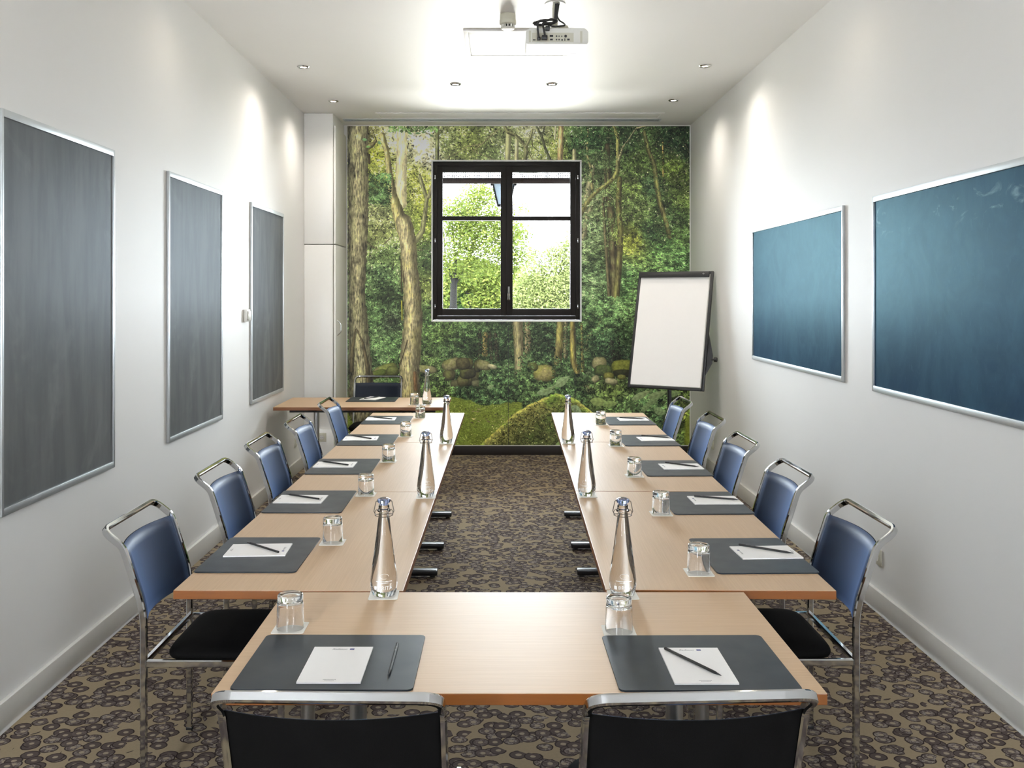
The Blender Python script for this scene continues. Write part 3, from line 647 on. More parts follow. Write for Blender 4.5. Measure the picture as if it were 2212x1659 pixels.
    for q in ((903,288,7,2.6,0.05,(62,88,64)), (915,286,5,2.4,-0.15,(66,92,66)), (910,280,5,2.2,0.2,(70,98,68)), (922,280,4,2.2,0,(62,88,62)), (931,282,4,2.6,0.4,(58,86,58)), (932,293,5,2.6,0.25,(60,86,60)), (886,288,6,3,0.4,(66,100,62)), (820,309,5,4,0.8,(80,110,84)), (788,302,6,4,0.1,(92,132,92)), (796,317,6,3,-0.1,(96,140,84)), (845,276,6,2.4,0.2,(66,98,58)), (830,440,6,3,0.3,(62,96,60)), (808,400,6,2.6,0.2,(70,106,66)), (822,416,6,2.6,0.4,(68,104,64))):
        big_leaf(*q)
    leaves(900, (798, 375, 845, 440), gain=(0.45, 1.0), seed=79, ln=(1.5, 3.5), asp=0.35, col=(84, 122, 76))
    leaves(1200, (795, 640, 865, 770), gain=(0.4, 1.5), seed=97, ln=(1.5, 3.4), asp=0.35, keep=lambda x, y: (x > 800) & (x < 864))
    leaves(260, (840, 272, 945, 285), gain=(0.7, 1.2), seed=98, ln=(1.6, 3.4), asp=0.45, col=(82, 112, 66))
    img *= (0.94+0.12*vnoise(1.0, 1.0, 1, 99))[..., None]
    img = img*np.array([1.04, 1.03, 0.84], np.float32)
    img = img*(1+0.42*np.exp(-((X-850)/95)**2)*np.clip((600-Y)/220, 0, 1)+0.22*np.clip((360-Y)/60, 0, 1)*np.clip((1270-X)/60, 0, 1))[..., None]
    grey = img@np.array([0.3, 0.59, 0.11], np.float32)
    img = np.clip(img*0.93+grey[..., None]*0.07, 0, 255)
    img = 255*(img/255)**0.78
    return np.clip(img, 6, 250)/255.0
def mural_material():
    a = paint_forest(); h, w = a.shape[:2]
    im = bpy.data.images.new('forest_print', w, h)
    px = np.ones((h, w, 4), np.float32); px[..., :3] = a[::-1]
    im.pixels.foreach_set(px.ravel()); im.update()
    t = NT('forest_print'); tx = t.n('ShaderNodeTexImage'); tx.image = im; tx.extension = 'EXTEND'
    uv = t.n('ShaderNodeUVMap'); t.l(uv.outputs[0], tx.inputs[0])
    t.set(Base_Color=tx.outputs[0], Roughness=0.5); t.b.inputs['Specular IOR Level'].default_value = 0.3
    return t.m

# ------------------------------------------------------------------ the room shell
def shell():
    st = lambda o: tag(o, kind='structure')
    st(boxobj('floor', XL-0.2, XR+0.2, YR-0.2, YB+0.2, -0.1, 0, M['carpet']))
    st(boxobj('ceiling', XL-0.2, XR+0.2, YR-0.2, YB+0.2, ZC, ZC+0.2, M['ceiling_paint']))
    st(boxobj('wall_left', XL-0.2, XL, YR-0.2, YB+0.2, 0, ZC, M['wall_paint']))
    st(boxobj('wall_right', XR, XR+0.2, YR-0.2, YB+0.2, 0, ZC, M['wall_paint']))
    def holed(name, y0, y1, hx0, hx1, hz0, hz1):
        bm = new()
        for q in ((XL, hx0, 0, ZC), (hx1, XR, 0, ZC), (hx0, hx1, 0, hz0), (hx0, hx1, hz1, ZC)):
            box(bm, q[0], q[1], y0, y1, q[2], q[3])
        return st(link_mesh(name, bm, M['wall_paint']))
    holed('wall_back', YB, YB+0.2, WX0, WX1, WZ0, WZ1)
    bm = new()  # two narrow openings cut into the rear wall only for the added fill
    for q in ((XL, -1.85, 0, ZC), (-1.34, 1.67, 0, ZC), (1.95, XR, 0, ZC), (-1.85, -1.34, 0, 0.88), (-1.85, -1.34, 2.92, ZC), (1.67, 1.95, 0, 0.88), (1.67, 1.95, 2.92, ZC)):
        box(bm, q[0], q[1], YR-0.2, YR, q[2], q[3])
    st(link_mesh('wall_rear', bm, M['wall_paint']))
    t = 0.02
    st(boxobj('baseboard_left', XL, XL+t, YR, 8.74, 0, 0.115, M['skirting'], bev=0.002))
    st(boxobj('baseboard_right', XR-t, XR, YR, YB, 0, 0.115, M['skirting'], bev=0.002))
    st(boxobj('baseboard_back', -1.56, XR-t, YB-0.03, YB, 0, 0.090, M['dark_skirting'], bev=0.002))
shell()

def mural():
    px = lambda x: (x-CX)*YB/FPX
    pz = lambda y: CAMZ-(y-HY)*YB/FPX
    root = empty('wall_mural', (0.2, YB, 0.1))
    tag(root, 'Forest photo mural covering the whole window wall around the window', 'mural')
    bm = new(); uvl = bm.loops.layers.uv.new('UVMap')
    x0, x1, z0, z1 = px(MX0), XR-0.001, 0.098, ZC-0.006
    yf = YB-0.012
    xs = [x0, WX0-0.004, WX1+0.004, x1]; zs = [z0, WZ0-0.004, WZ1+0.004, z1]
    for i in range(3):
        for j in range(3):
            if i == 1 and j == 1: continue
            vs = box(bm, xs[i], xs[i+1], yf, YB-0.0005, zs[j], zs[j+1])
    ux = lambda x: (x*FPX/YB+CX-MX0)/(MX1-MX0)
    uz = lambda z: 1-((HY-(z-CAMZ)*FPX/YB)-MY0)/(MY1-MY0)
    for f in bm.faces:
        for lp in f.loops:
            c = lp.vert.co; lp[uvl].uv = (min(max(ux(c.x), 0), 1), min(max(uz(c.z), 0), 1))
    bmesh.ops.translate(bm, verts=bm.verts[:], vec=(-0.2, -YB, -0.1))
    link_mesh('printed_panel', bm, mural_material(), root)
    def strip(name, a, b, c, d, mat, y0=yf-0.004, y1=yf):
        o = boxobj(name, a-0.2, b-0.2, y0-YB, y1-YB, c-0.1, d-0.1, mat, root); return o
    for nm, a, b, c, d in (('top_edge_strip', x0, x1, z1-0.004, z1+0.004), ('side_edge_strip', x1-0.008, x1, z0, z1-0.004), ('bottom_edge_strip', x0, x1-0.01, z0-0.006, z0+0.001)):
        strip(nm, a, b, c, d, M['cabinet'])
    bm = new()
    for a, b, c, d in ((WX0-0.014, WX0-0.004, WZ0-0.014, WZ1+0.014), (WX1+0.004, WX1+0.014, WZ0-0.014, WZ1+0.014), (WX0-0.004, WX1+0.004, WZ0-0.014, WZ0-0.004), (WX0-0.004, WX1+0.004, WZ1+0.004, WZ1+0.014)):
        box(bm, a-0.2, b-0.2, yf-0.003-YB, yf-YB, c-0.1, d-0.1)
    link_mesh('window_cutout_trim', bm, M['cabinet'], root)
    for x in (1098, 1242):
        strip('panel_seam', px(x)-0.0028, px(x)+0.0028, z0, WZ0-0.016, M['black_plastic'], yf-0.001, yf)
mural()

def window():
    root = empty('window_1', ((WX0+WX1)/2, YB, WZ0)); tag(root, kind='structure')
    cx = (WX0+WX1)/2; o = Vector((cx, YB, WZ0))
    def bx(name, x0, x1, y0, y1, z0, z1, mat, parent=root, bev=0.003):
        return boxobj(name, x0-o.x, x1-o.x, y0-o.y, y1-o.y, z0-o.z, z1-o.z, mat, parent, bev)
    g = 0.004; FW = 0.045
    bm = new()
    for a, b, c, d in ((WX0+g, WX0+FW, WZ0+g, WZ1-g), (WX1-FW, WX1-g, WZ0+g, WZ1-g), (WX0+FW, WX1-FW, WZ0+g, WZ0+FW), (WX0+FW, WX1-FW, WZ1-FW, WZ1-g)):
        box(bm, a-o.x, b-o.x, -0.008, 0.12, c-o.z, d-o.z, 0.003)
    link_mesh('window_frame', bm, M['frame_wood'], root, 40)
    mid = (1094-CX)*YB/FPX
    px = lambda x: (x-CX)*YB/FPX; pz = lambda y: CAMZ-(y-HY)*YB/FPX
    for k, (a, b, ga, gb) in enumerate(((WX0+FW+0.002, mid-0.001, px(956), px(1081.5)), (mid+0.001, WX1-FW-0.002, px(1107.5), px(1232)))):
        zb, zt = WZ0+FW+0.002, WZ1-FW-0.002; gz0, gz1, b0, b1 = pz(667), pz(371), pz(476), pz(467)
        bm = new()
        for q in ((a, ga, zb, zt), (gb, b, zb, zt), (ga, gb, zb, gz0), (ga, gb, gz1, zt)):
            box(bm, q[0]-o.x, q[1]-o.x, 0.0, 0.065, q[2]-o.z, q[3]-o.z, 0.002)
        box(bm, ga-o.x, gb-o.x, 0.012, 0.055, b0-o.z, b1-o.z, 0.002)
        s = link_mesh('sash', bm, M['frame_wood'], root, 40)
        for c, d in ((gz0, b0), (b1, gz1)):
            bx('glass_pane', ga, gb, YB+0.03, YB+0.036, c, d, M['pane'], s, 0)
        for yy in (383, 520, 662):
            hx = (WX0+0.024) if k == 0 else (WX1-0.024)
            bx('hinge', hx-0.0045, hx+0.0045, YB-0.016, YB-0.007, pz(yy)-0.022, pz(yy)+0.022, M['chrome'], s, 0.002)
    bx('meeting_strip', mid-0.016, mid+0.016, YB+0.060, YB+0.075, WZ0+FW+0.002, WZ1-FW-0.002, M['frame_wood'])
    bm = new(); hx = px(1099)-o.x
    box(bm, hx-0.014, hx+0.014, -0.012, 0.0, pz(641)-o.z-0.035, pz(641)-o.z+0.035, 0.004)
    sweep(bm, fillet([(hx, -0.004, pz(648)-o.z), (hx, -0.045, pz(648)-o.z), (hx, -0.05, pz(619)-o.z)], 0.012), 0.018, 0.014, side=(1, 0, 0))
    link_mesh('window_handle', bm, M['chrome'], root, 40)
window()

def cabinet():
    yf, xs = 8.741, -1.60
    root = empty('corner_cabinet', (XL, yf, 0)); tag(root, 'Tall white built-in cabinet in the corner beside the forest mural', 'cabinet')
    o = Vector((XL, yf, 0))
    bx = lambda n, x0, x1, y0, y1, z0, z1, m, p=root, bev=0.003: boxobj(n, x0-o.x, x1-o.x, y0-o.y, y1-o.y, z0, z1, m, p, bev)
    zj = CAMZ-(528-HY)*yf/FPX
    bx('upper_carcass', XL+0.002, xs, yf, YB-0.002, zj+0.004, ZC-0.002, M['cabinet'], bev=0.001)
    bx('lower_carcass', XL+0.002, xs-0.002, yf+0.003, YB-0.002, 0.36, zj-0.003, M['cabinet'], bev=0.001)
    bx('plinth', XL+0.002, xs+0.012, yf-0.018, YB-0.002, 0.0, 0.358, M['cabinet'])
    bx('upper_door', xs+0.006, xs+0.026, yf+0.004, YB-0.02, zj+0.006, ZC-0.12, M['cabinet'])
    d = bx('lower_door', xs+0.006, xs+0.026, yf+0.004, YB-0.02, 0.365, zj-0.004, M['cabinet'])
    bm = new(); hz = CAMZ-(708-HY)*8.9/FPX
    sweep(bm, fillet([(xs+0.024-o.x, 0.10, hz-0.075), (xs+0.06-o.x, 0.10, hz-0.04), (xs+0.06-o.x, 0.10, hz+0.04), (xs+0.024-o.x, 0.10, hz+0.075)], 0.04), 0.011, 0.011, rnd='round')
    link_mesh('handle', bm, M['chrome'], d, 50)
cabinet()

def ceiling_things():
    f = lambda x, y: on_plane(x, y, ZC)
    # slot vent
    r = empty('slot_air_vent', (0.02, 9.08, ZC)); tag(r, 'Long slotted air vent in the ceiling just above the forest mural', 'vent')
    bm = new()
    for a, b in ((-0.055, -0.042), (0.042, 0.055), (-0.006, 0.006)): box(bm, -1.56, 1.58, a, b, -0.006, 0.0)
    box(bm, -1.575, -1.56, -0.055, 0.055, -0.006, 0); box(bm, 1.58, 1.595, -0.055, 0.055, -0.006, 0)
    link_mesh('vent_frame', bm, M['aluminium'], r)
    boxobj('vent_slot', -1.56, 1.58, -0.042, 0.042, -0.0025, -0.0005, M['dark_skirting'], r)
    # access panel above it
    r = empty('service_panel', (0.2, 8.85, ZC)); tag(r, 'Shallow white service panel in the ceiling beside the slot vent', 'ceiling panel')
    boxobj('panel', -1.36, 1.36, -0.11, 0.11, -0.004, -0.0005, M['ceiling_paint'], r, 0.001)
    bm = new()
    for a, b, c, d in ((-1.39, 1.39, -0.135, -0.114), (-1.39, 1.39, 0.114, 0.135), (-1.39, -1.364, -0.114, 0.114), (1.364, 1.39, -0.114, 0.114)): box(bm, a, b, c, d, -0.007, -0.0005)
    link_mesh('panel_frame', bm, M['ceiling_paint'], r)
    # hatch
    a, b = f(1001, 63), f(1001, 119)
    r = empty('ceiling_hatch', (0.13, (a.y+b.y)/2, ZC)); tag(r, 'White framed ceiling hatch behind the projector', 'hatch')
    hx, hy = 0.13-a.x, (b.y-a.y)/2
    bm = new()
    for q in ((-hx, hx, -hy, -hy+0.03), (-hx, hx, hy-0.03, hy), (-hx, -hx+0.03, -hy+0.03, hy-0.03), (hx-0.03, hx, -hy+0.03, hy-0.03)): box(bm, *q, -0.012, -0.0005, 0.002)
    link_mesh('hatch_frame', bm, M['ceiling_paint'], r, 40)
    boxobj('hatch_lid', -hx+0.034, hx-0.034, -hy+0.034, hy-0.034, -0.009, -0.0005, M['hatch'], r, 0.002)
    # smoke detector
    p = on_plane(1097, 31, ZC)
    r = empty('smoke_detector', (p.x, p.y, ZC)); tag(r, 'Round cream smoke detector hanging in front of the ceiling hatch', 'smoke detector')
    bm = new(); lathe(bm, [(0, -0.0005), (0.046, -0.0005), (0.049, -0.004), (0.050, -0.036), (0.0, -0.036)]); link_mesh('base', bm, M['cream_plastic'], r, 40)
    bm = new(); lathe(bm, [(0, -0.037), (0.0515, -0.037), (0.0515, -0.062), (0.045, -0.068), (0.0, -0.068)]); link_mesh('housing', bm, M['cream_plastic'], r, 40)
    bm = new()
    for k in range(12):
        box(bm, 0.030, 0.043, -0.0035, 0.0035, -0.086, -0.066, M=Matrix.Rotation(2*math.pi*k/12, 4, 'Z'))
    link_mesh('vent_ribs', bm, M['white_plastic'], r)
    bm = new(); lathe(bm, [(0, -0.067), (0.031, -0.067), (0.031, -0.086), (0, -0.086)]); link_mesh('sensor_core', bm, M['black_plastic'], r, 40)
    bm = new(); lathe(bm, [(0, -0.0855), (0.044, -0.0855), (0.042, -0.091), (0.030, -0.096), (0, -0.097)]); link_mesh('cap', bm, M['white_plastic'], r, 40)
    # downlights
    def dl():
        r = empty('downlight'); tag(r, 'downlight', 'ceiling light')
        bm = new(); lathe(bm, [(0.026, -0.001), (0.026, -0.004), (0.031, -0.0045), (0.033, -0.009), (0.041, -0.009), (0.047, -0.003), (0.047, -0.0005)], 28); link_mesh('trim_ring', bm, M['chrome'], r, 40)
        bm = new(); lathe(bm, [(0, -0.003), (0.0255, -0.003)], 20); link_mesh('bulb', bm, M['bulb'], r)
        return r
    K = Kind(dl)
    g = 'recessed chrome ceiling spotlights'
    pos = [f(655, 144), f(720, 218), f(984, 181), f(1192, 181), f(1455, 216), f(1523, 142)]
    labs = ['Chrome ceiling spotlight on the grey-board side, farther from the cabinet', 'Chrome ceiling spotlight just in front of the corner cabinet', 'Chrome ceiling spotlight in the middle of the ceiling, nearer the cabinet',
            'Chrome ceiling spotlight in the middle of the ceiling, nearer the flipchart', 'Chrome ceiling spotlight above the flipchart', 'Chrome ceiling spotlight on the blue-board side, before the flipchart']
    for p, lb in zip(pos, labs):
        K.put((p.x, p.y, ZC), 0, lb, g)
        lamp('downlight_beam', 'SPOT', (p.x, p.y, ZC-0.015), (p.x, p.y, 0), energy=DL, color=(1, 0.92, 0.82), spot_size=R(150), spot_blend=1.0, shadow_soft_size=0.03)
    for x, y in ((-1.5, 5.1), (1.57, 4.95), (-1.5, 3.0), (1.57, 3.0), (-0.36, 4.6), (0.44, 4.6), (0.0, 2.0), (0, 0.2)):  # first pair gives the side-wall glow; the rest are added fill
        lamp('downlight_beam', 'SPOT', (x, y, ZC-0.015), (x, y, 0), energy=DL_NEAR, color=(1, 0.88, 0.72), spot_size=R(150), spot_blend=1.0, shadow_soft_size=0.03)
DL, DL_NEAR = 24, 4
ceiling_things()

def projector():
    Y0, Y1, Z0, Z1 = 5.35, 5.62, 3.126, 3.220
    xa, xb = (1136-CX)*Y0/FPX, (1271-CX)*Y0/FPX; xc = (xa+xb)/2; hw = (xb-xa)/2
    r = empty('projector', (xc, (Y0+Y1)/2, ZC)); tag(r, 'White video projector hanging from the ceiling on a short pole', 'projector')
    yo, zo = (Y0+Y1)/2, ZC
    bm = new()
    out = [(-hw, -0.012), (-hw+0.004, 0.045-0.0), (-hw+0.022, 0.056)]
    sec = [(-hw+0.006, Z0-zo), (hw-0.006, Z0-zo), (hw, Z0+0.014-zo), (hw, Z1-0.02-zo), (hw-0.02, Z1-zo), (-hw+0.02, Z1-zo), (-hw, Z1-0.02-zo), (-hw, Z0+0.014-zo)]
    A = [bm.verts.new((x, Y0-yo, z)) for x, z in sec]; B = [bm.verts.new((x*0.985, Y1-yo, z+(0.006 if z < Z0-zo+0.02 else 0))) for x, z in sec]
    bm.faces.new(A); bm.faces.new(B[::-1])
    for i in range(8): bm.faces.new((A[i], B[i], B[(i+1) % 8], A[(i+1) % 8]))
    bmesh.ops.bevel(bm, geom=bm.edges[:], offset=0.003, segments=2, affect='EDGES')
    link_mesh('body', bm, M['white_plastic'], r, 40)
    def bx(n, x0, x1, z0, z1, m, d=0.002, back=0.001, bev=0): return boxobj(n, x0, x1, Y0-yo-d, Y0-yo+back, z0, z1, m, r, bev)
    X = lambda px: (px-CX)*Y0/FPX-xc; Z = lambda py: CAMZ-(py-HY)*Y0/FPX-zo
    kx = lambda u: X(1120+u*170/2169); kz = lambda v: Z(v*130/1659)
    bx('connector_panel', kx(370), kx(1520), kz(1160), kz(905), M['cream_plastic'], 0.0012)
    for u0, u1, v0, v1 in ((860,955,970,1020),(870,945,1072,1112),(1345,1410,1070,1115),(1180,1222,1085,1122),(1265,1288,1065,1128),(395,470,1090,1115)):
        bx('port', kx(u0), kx(u1), kz(v1), kz(v0), M['black_plastic'], 0.0035, 0)
    for u, v, rr in ((1048,1000,22),(1118,1000,16),(1192,1000,16),(1048,1095,20),(1118,1095,20),(1300,998,36)):
        bm = new(); q = Matrix.Translation((kx(u), Y0-yo-0.002, kz(v))) @ Matrix.Rotation(R(90), 4, 'X'); lathe(bm, [(0, -0.0015), (rr*170/2169*Y0/FPX, -0.0015), (rr*170/2169*Y0/FPX, 0.0015), (0, 0.0015)], 16, q)
        link_mesh('round_port', bm, M['black_plastic'], r)
    bm = new()
    for i in range(9):
        for j in range(7):
            box(bm, kx(415+i*26), kx(429+i*26), Y0-yo-0.0006, Y0-yo+0.0004, kz(852+j*26), kz(838+j*26))
    link_mesh('speaker_grille', bm, M['cream_plastic'], r)
    bx('side_vent', kx(285), kx(345), kz(1165), kz(845), M['cream_plastic'], 0.0012); bx('side_vent', kx(1700), kx(1760), kz(1180), kz(860), M['cream_plastic'], 0.0008)
    for u in (310, 1830):
        bm = new(); lathe(bm, [(0, 0), (0.007, 0), (0.007, 0.006), (0, 0.006)], 14, Matrix.Translation((kx(u), Y0-yo+0.05, Z1-zo))); link_mesh('foot', bm, M['black_plastic'], r, 40)
    for (u0, u1, y) in ((385, 640, 0.19), (1500, 1690, 0.235)): boxobj('underside_slot', kx(u0), kx(u1), Y0-yo+y, Y0-yo+y+0.012, Z0-zo-0.0005+y*0.0222, Z0-zo+0.008, M['ink'], r)
    # mount
    pole = on_plane(1199, 8, ZC); pxx, pyy = pole.x-xc, pole.y-yo
    bm = new(); lathe(bm, [(0, -0.0005), (0.062, -0.0005), (0.061, -0.006), (0.02, -0.010), (0, -0.010)], 32, Matrix.Translation((pxx, pyy, 0))); link_mesh('ceiling_plate', bm, M['white_plastic'], r, 40)
    bm = new(); lathe(bm, [(0, -0.008), (0.0165, -0.008), (0.0165, -0.150), (0, -0.150)], 20, Matrix.Translation((pxx, pyy, 0))); link_mesh('pole', bm, M['cream_plastic'], r, 40)
    bm = new(); lathe(bm, [(0, -0.148), (0.034, -0.148), (0.034, -0.158), (0, -0.158)], 20, Matrix.Translation((pxx, pyy, 0)))
    for dx, dy in ((-0.10, -0.06), (0.065, -0.07), (0.10, 0.06), (-0.08, 0.07)):
        sweep(bm, fillet([(pxx, pyy, -0.155), (pxx+dx, pyy+dy, -0.158), (pxx+dx*1.1, pyy+dy*1.1, Z1-zo+0.001)], 0.01), 0.016, 0.006)
    link_mesh('mount_bracket', bm, M['cream_plastic'], r, 40)
    # cables
    P = lambda u, v, y: Vector((kx(u)*y/Y0*1.0+0.0 if False else ((1120+u*170/2169)-CX)*y/FPX, y, CAMZ-((v*130/1659)-HY)*y/FPX))
    def cable(pts, dia, label, plug=None, plugsz=None):
        o = pts[0]; e = empty('projector_cable', o); tag(e, label, 'cable', 'cables of the projector')
        bm = new(); sweep(bm, fillet([p-o for p in pts], 0.03, 5), dia, dia, rnd='round'); link_mesh('cord', bm, M['black_plastic'], e, 60)
        if plug is not None:
            w, h = plugsz; q = plug-o; boxobj('plug', q.x-w/2, q.x+w/2, q.y-0.03, q.y, q.z-h/2, q.z+h/2, M['black_plastic'], e, 0.003)
    top = Vector((pole.x+0.004, pole.y-0.026, ZC-0.006))
    cable([top, P(1010, 420, 5.435), P(980, 620, 5.40), P(820, 640, 5.36), P(650, 620, 5.33), P(700, 800, 5.315), P(735, 1010, 5.316)], 0.0125, 'Black video cable running down to the wide screw plug in the projector', P(715, 1060, 5.344), (0.033, 0.024))
    cable([top+Vector((0.009, -0.004, 0)), P(1035, 430, 5.435), P(1050, 560, 5.42), P(900, 520, 5.37), P(760, 580, 5.345), P(520, 590, 5.325), P(530, 800, 5.312), P(555, 1040, 5.315)], 0.012, 'Black round-plug cable hanging in front of the projector speaker grille', P(555, 1085, 5.345), (0.018, 0.018))
    cable([top+Vector((0.018, 0.002, 0)), P(1060, 450, 5.44), P(1130, 570, 5.43), P(1260, 650, 5.42), P(1290, 700, 5.40), P(1000, 735, 5.352), P(830, 700, 5.333), P(800, 760, 5.328)], 0.010, 'Black power cable bending past the mount bracket to the projector', P(798, 805, 5.345), (0.026, 0.024))
    # coiled spare cord
    cen = P(740, 610, 5.39); e = empty('cable_coil', cen); tag(e, 'Tied coil of spare black cord lying on top of the projector', 'cable')
    bm = new(); pts = []
    for k in range(49):
        a = 2*math.pi*k/16; s = 1+0.10*math.sin(k*1.7)
        pts.append(Vector((0.066*s*math.cos(a), 0.016*math.sin(a*1.0+0.6)+0.004*(k/16), 0.017*s*math.sin(a)+0.016*math.cos(a)*0.6)))
    sweep(bm, pts, 0.0115, 0.0115, rnd='round'); link_mesh('cord', bm, M['black_plastic'], e, 60)
    bm = new(); lathe(bm, [(0.016, -0.004), (0.019, -0.004), (0.019, 0.004), (0.016, 0.004)], 14, Matrix.Rotation(R(90), 4, 'Y'), closed=True); link_mesh('cable_tie', bm, M['black_plastic'], e, 40)
projector()

# ------------------------------------------------------------------ wall things
def wall_boards():
    def board(side, y0, y1, z0, z1, mat, label, group, lip=0.03):
        xw = XL if side < 0 else XR
        r = empty('wall_board', (xw, (y0+y1)/2, (z0+z1)/2)); tag(r, label, 'wall board', group)
        s = 1 if side < 0 else -1
        hy, hz = (y1-y0)/2, (z1-z0)/2
        def sb(bm, a, b, y0_, y1_, z0_, z1_, bev=0.0015): box(bm, min(s*a, s*b), max(s*a, s*b), y0_, y1_, z0_, z1_, bev)
        bm = new(); sb(bm, 0.001, 0.010, -hy+0.012, hy-0.012, -hz+0.015, hz-0.015, 0); link_mesh('board_panel', bm, mat, r)
        bm = new()
        sb(bm, 0.0005, 0.018, -hy, -hy+0.014, -hz, hz); sb(bm, 0.0005, 0.018, hy-0.014, hy, -hz, hz)
        sb(bm, 0.0005, 0.018, -hy+0.014, hy-0.014, hz-lip, hz); sb(bm, 0.0005, 0.018, -hy+0.014, hy-0.014, -hz, -hz+lip)
        link_mesh('board_frame', bm, M['aluminium'], r, 40)
    g = 'grey boards on one long wall'
    board(-1, 3.40, 4.402, 0.811, 2.347, M['grey_board'], 'Tall grey wall board cut off by the picture edge, first of three', g)
    board(-1, 5.125, 6.121, 0.809, 2.347, M['grey_board'], 'Middle of the three tall grey boards on the wall', g)
    board(-1, 6.843, 7.857, 0.818, 2.349, M['grey_board'], 'Tall grey wall board next to the light switch', g)
    g = 'blue boards on the other long wall'
    board(1, 5.175, 7.025, 1.150, 2.158, M['blue_board'], 'Smaller-looking blue-green chalkboard on the wall beside the flipchart', g)
    board(1, 2.91, 4.761, 1.142, 2.162, M['smeared_blue_board'], 'Large dark blue chalkboard running out of the picture edge', g)
    # switch
    r = empty('light_switch', (XL, 6.71, 1.495)); tag(r, 'White light switch box beside the farthest grey board', 'switch')
    boxobj('back_box', 0.0005, 0.030, -0.045, 0.045, -0.045, 0.045, M['white_plastic'], r, 0.003)
    boxobj('rocker', 0.030, 0.040, -0.034, 0.034, -0.034, 0.034, M['white_plastic'], r, 0.004)
    def sock(name, label, loc, axis, w=0.082):
        r = empty(name, loc, axis); tag(r, label, 'socket', 'wall sockets')
        boxobj('cover_plate', -w/2, w/2, 0.0005, 0.011, -0.042, 0.042, M['cream_plastic'], r, 0.003)
        bm = new(); q = Matrix.Translation((0, 0.0115, 0)) @ Matrix.Rotation(R(-90), 4, 'X')
        lathe(bm, [(0.020, -0.0008), (0.024, 0.0006), (0.026, -0.0008)], 20, q, closed=True); link_mesh('rim', bm, M['cream_plastic'], r, 40)
        bm = new(); lathe(bm, [(0, 0.0002), (0.020, 0.0002)], 20, q)
        link_mesh('recess', bm, M['skirting'], r)
        for dx in (-0.0095, 0.0095):
            bm = new(); lathe(bm, [(0, 0.0008), (0.003, 0.0008)], 10, Matrix.Translation((dx, 0, 0)) @ q); link_mesh('pin_hole', bm, M['black_plastic'], r)
    sock('wall_socket', 'Cream socket low on the wall under the grey boards, near the corner desk', (XL, 8.37, 0.29), R(-90))
    sock('wall_socket', 'Cream socket on the white plinth under the corner cabinet', (-1.70, 8.721, 0.28), R(180))
    sock('wall_socket', 'Cream socket behind the nearest chair on the blue-board side', (XR, 4.715, 0.287), R(90))
    sock('wall_socket', 'Cream socket low on the wall near the flipchart', (XR, 8.37, 0.27), R(90))
wall_boards()

# ------------------------------------------------------------------ tables
TZ = 0.74
def make_table():
    r = empty('training_table'); tag(r, 'table', 'table')
    hx, hy = 0.70, 0.3525
    bm = new(); v = box(bm, -hx, hx, -hy, hy, TZ-0.027, TZ, 0.0018)
    for f in bm.faces:
        f.normal_update(); f.material_index = 0 if f.normal.z > 0.7 else 1
    link_mesh('tabletop', bm, [M['veneer'], M['edge']], r)
    bm = new()
    for y in (-0.20, 0.20): box(bm, -0.60, 0.60, y-0.015, y+0.015, TZ-0.060, TZ-0.0275, 0.002)
    for x in (-0.42, 0.42): box(bm, x-0.05, x+0.05, -0.24, 0.24, TZ-0.048, TZ-0.0277, 0.002)
    link_mesh('under_frame', bm, M['black_metal'], r, 40)
    for x in (-0.42, 0.42):
        bm = new(); lathe(bm, [(0, 0.045), (0.023, 0.045), (0.023, TZ-0.048), (0, TZ-0.048)], 20, Matrix.Translation((x, 0, 0))); link_mesh('column', bm, M['steel'], r, 40)
        f = boxobj('foot', x-0.026, x+0.026, -0.27, 0.27, 0.012, 0.046, M['black_metal'], r, 0.006)
        for y in (-0.262, 0.262):
            bm = new(); lathe(bm, [(0, 0), (0.016, 0), (0.016, 0.013), (0, 0.013)], 14, Matrix.Translation((x, y*0.92, 0))); link_mesh('glide', bm, M['black_plastic'], f, 40)
        bm = new(); lathe(bm, [(0, TZ-0.085), (0.012, TZ-0.085), (0.014, TZ-0.065), (0.014, TZ-0.045), (0, TZ-0.045)], 14, Matrix.Translation((x+(0.09 if x < 0 else -0.09), 0.10, 0))); link_mesh('locking_knob', bm, M['black_plastic'], r, 40)
    return r
KT = Kind(make_table)
GT = 'beech folding tables'
KT.put((0.046, 2.412, 0), 0, 'Beech table across the front, joining the two long rows', GT)
def row(fl, fr, bl, br, names):
    a = (Vector(fl)+Vector(fr))/2; b = (Vector(bl)+Vector(br))/2; d = (b-a)
    ang = math.atan2(d.y, d.x); L = d.length/3
    for k in range(3):
        c = a+d*((k+0.5)/3); KT.put((c.x, c.y, 0), ang, names[k], GT)
    return ang
ANG_L = row((-0.996, 2.775), (-0.2956, 2.775), (-0.968, 6.985), (-0.2686, 6.985), ['Beech table of the grey-board row, end nearest the front table', 'Middle beech table of the grey-board row', 'Beech table of the grey-board row, end nearest the forest mural'])
ANG_R = row((0.3245, 2.778), (1.035, 2.778), (0.4029, 6.995), (1.110, 6.995), ['Beech table of the blue-board row, end nearest the front table', 'Middle beech table of the blue-board row', 'Beech table of the blue-board row, end nearest the flipchart'])
KT.put((-1.125, 7.68, 0), 0, 'Beech corner desk in front of the cabinet and mural, set crosswise', GT)

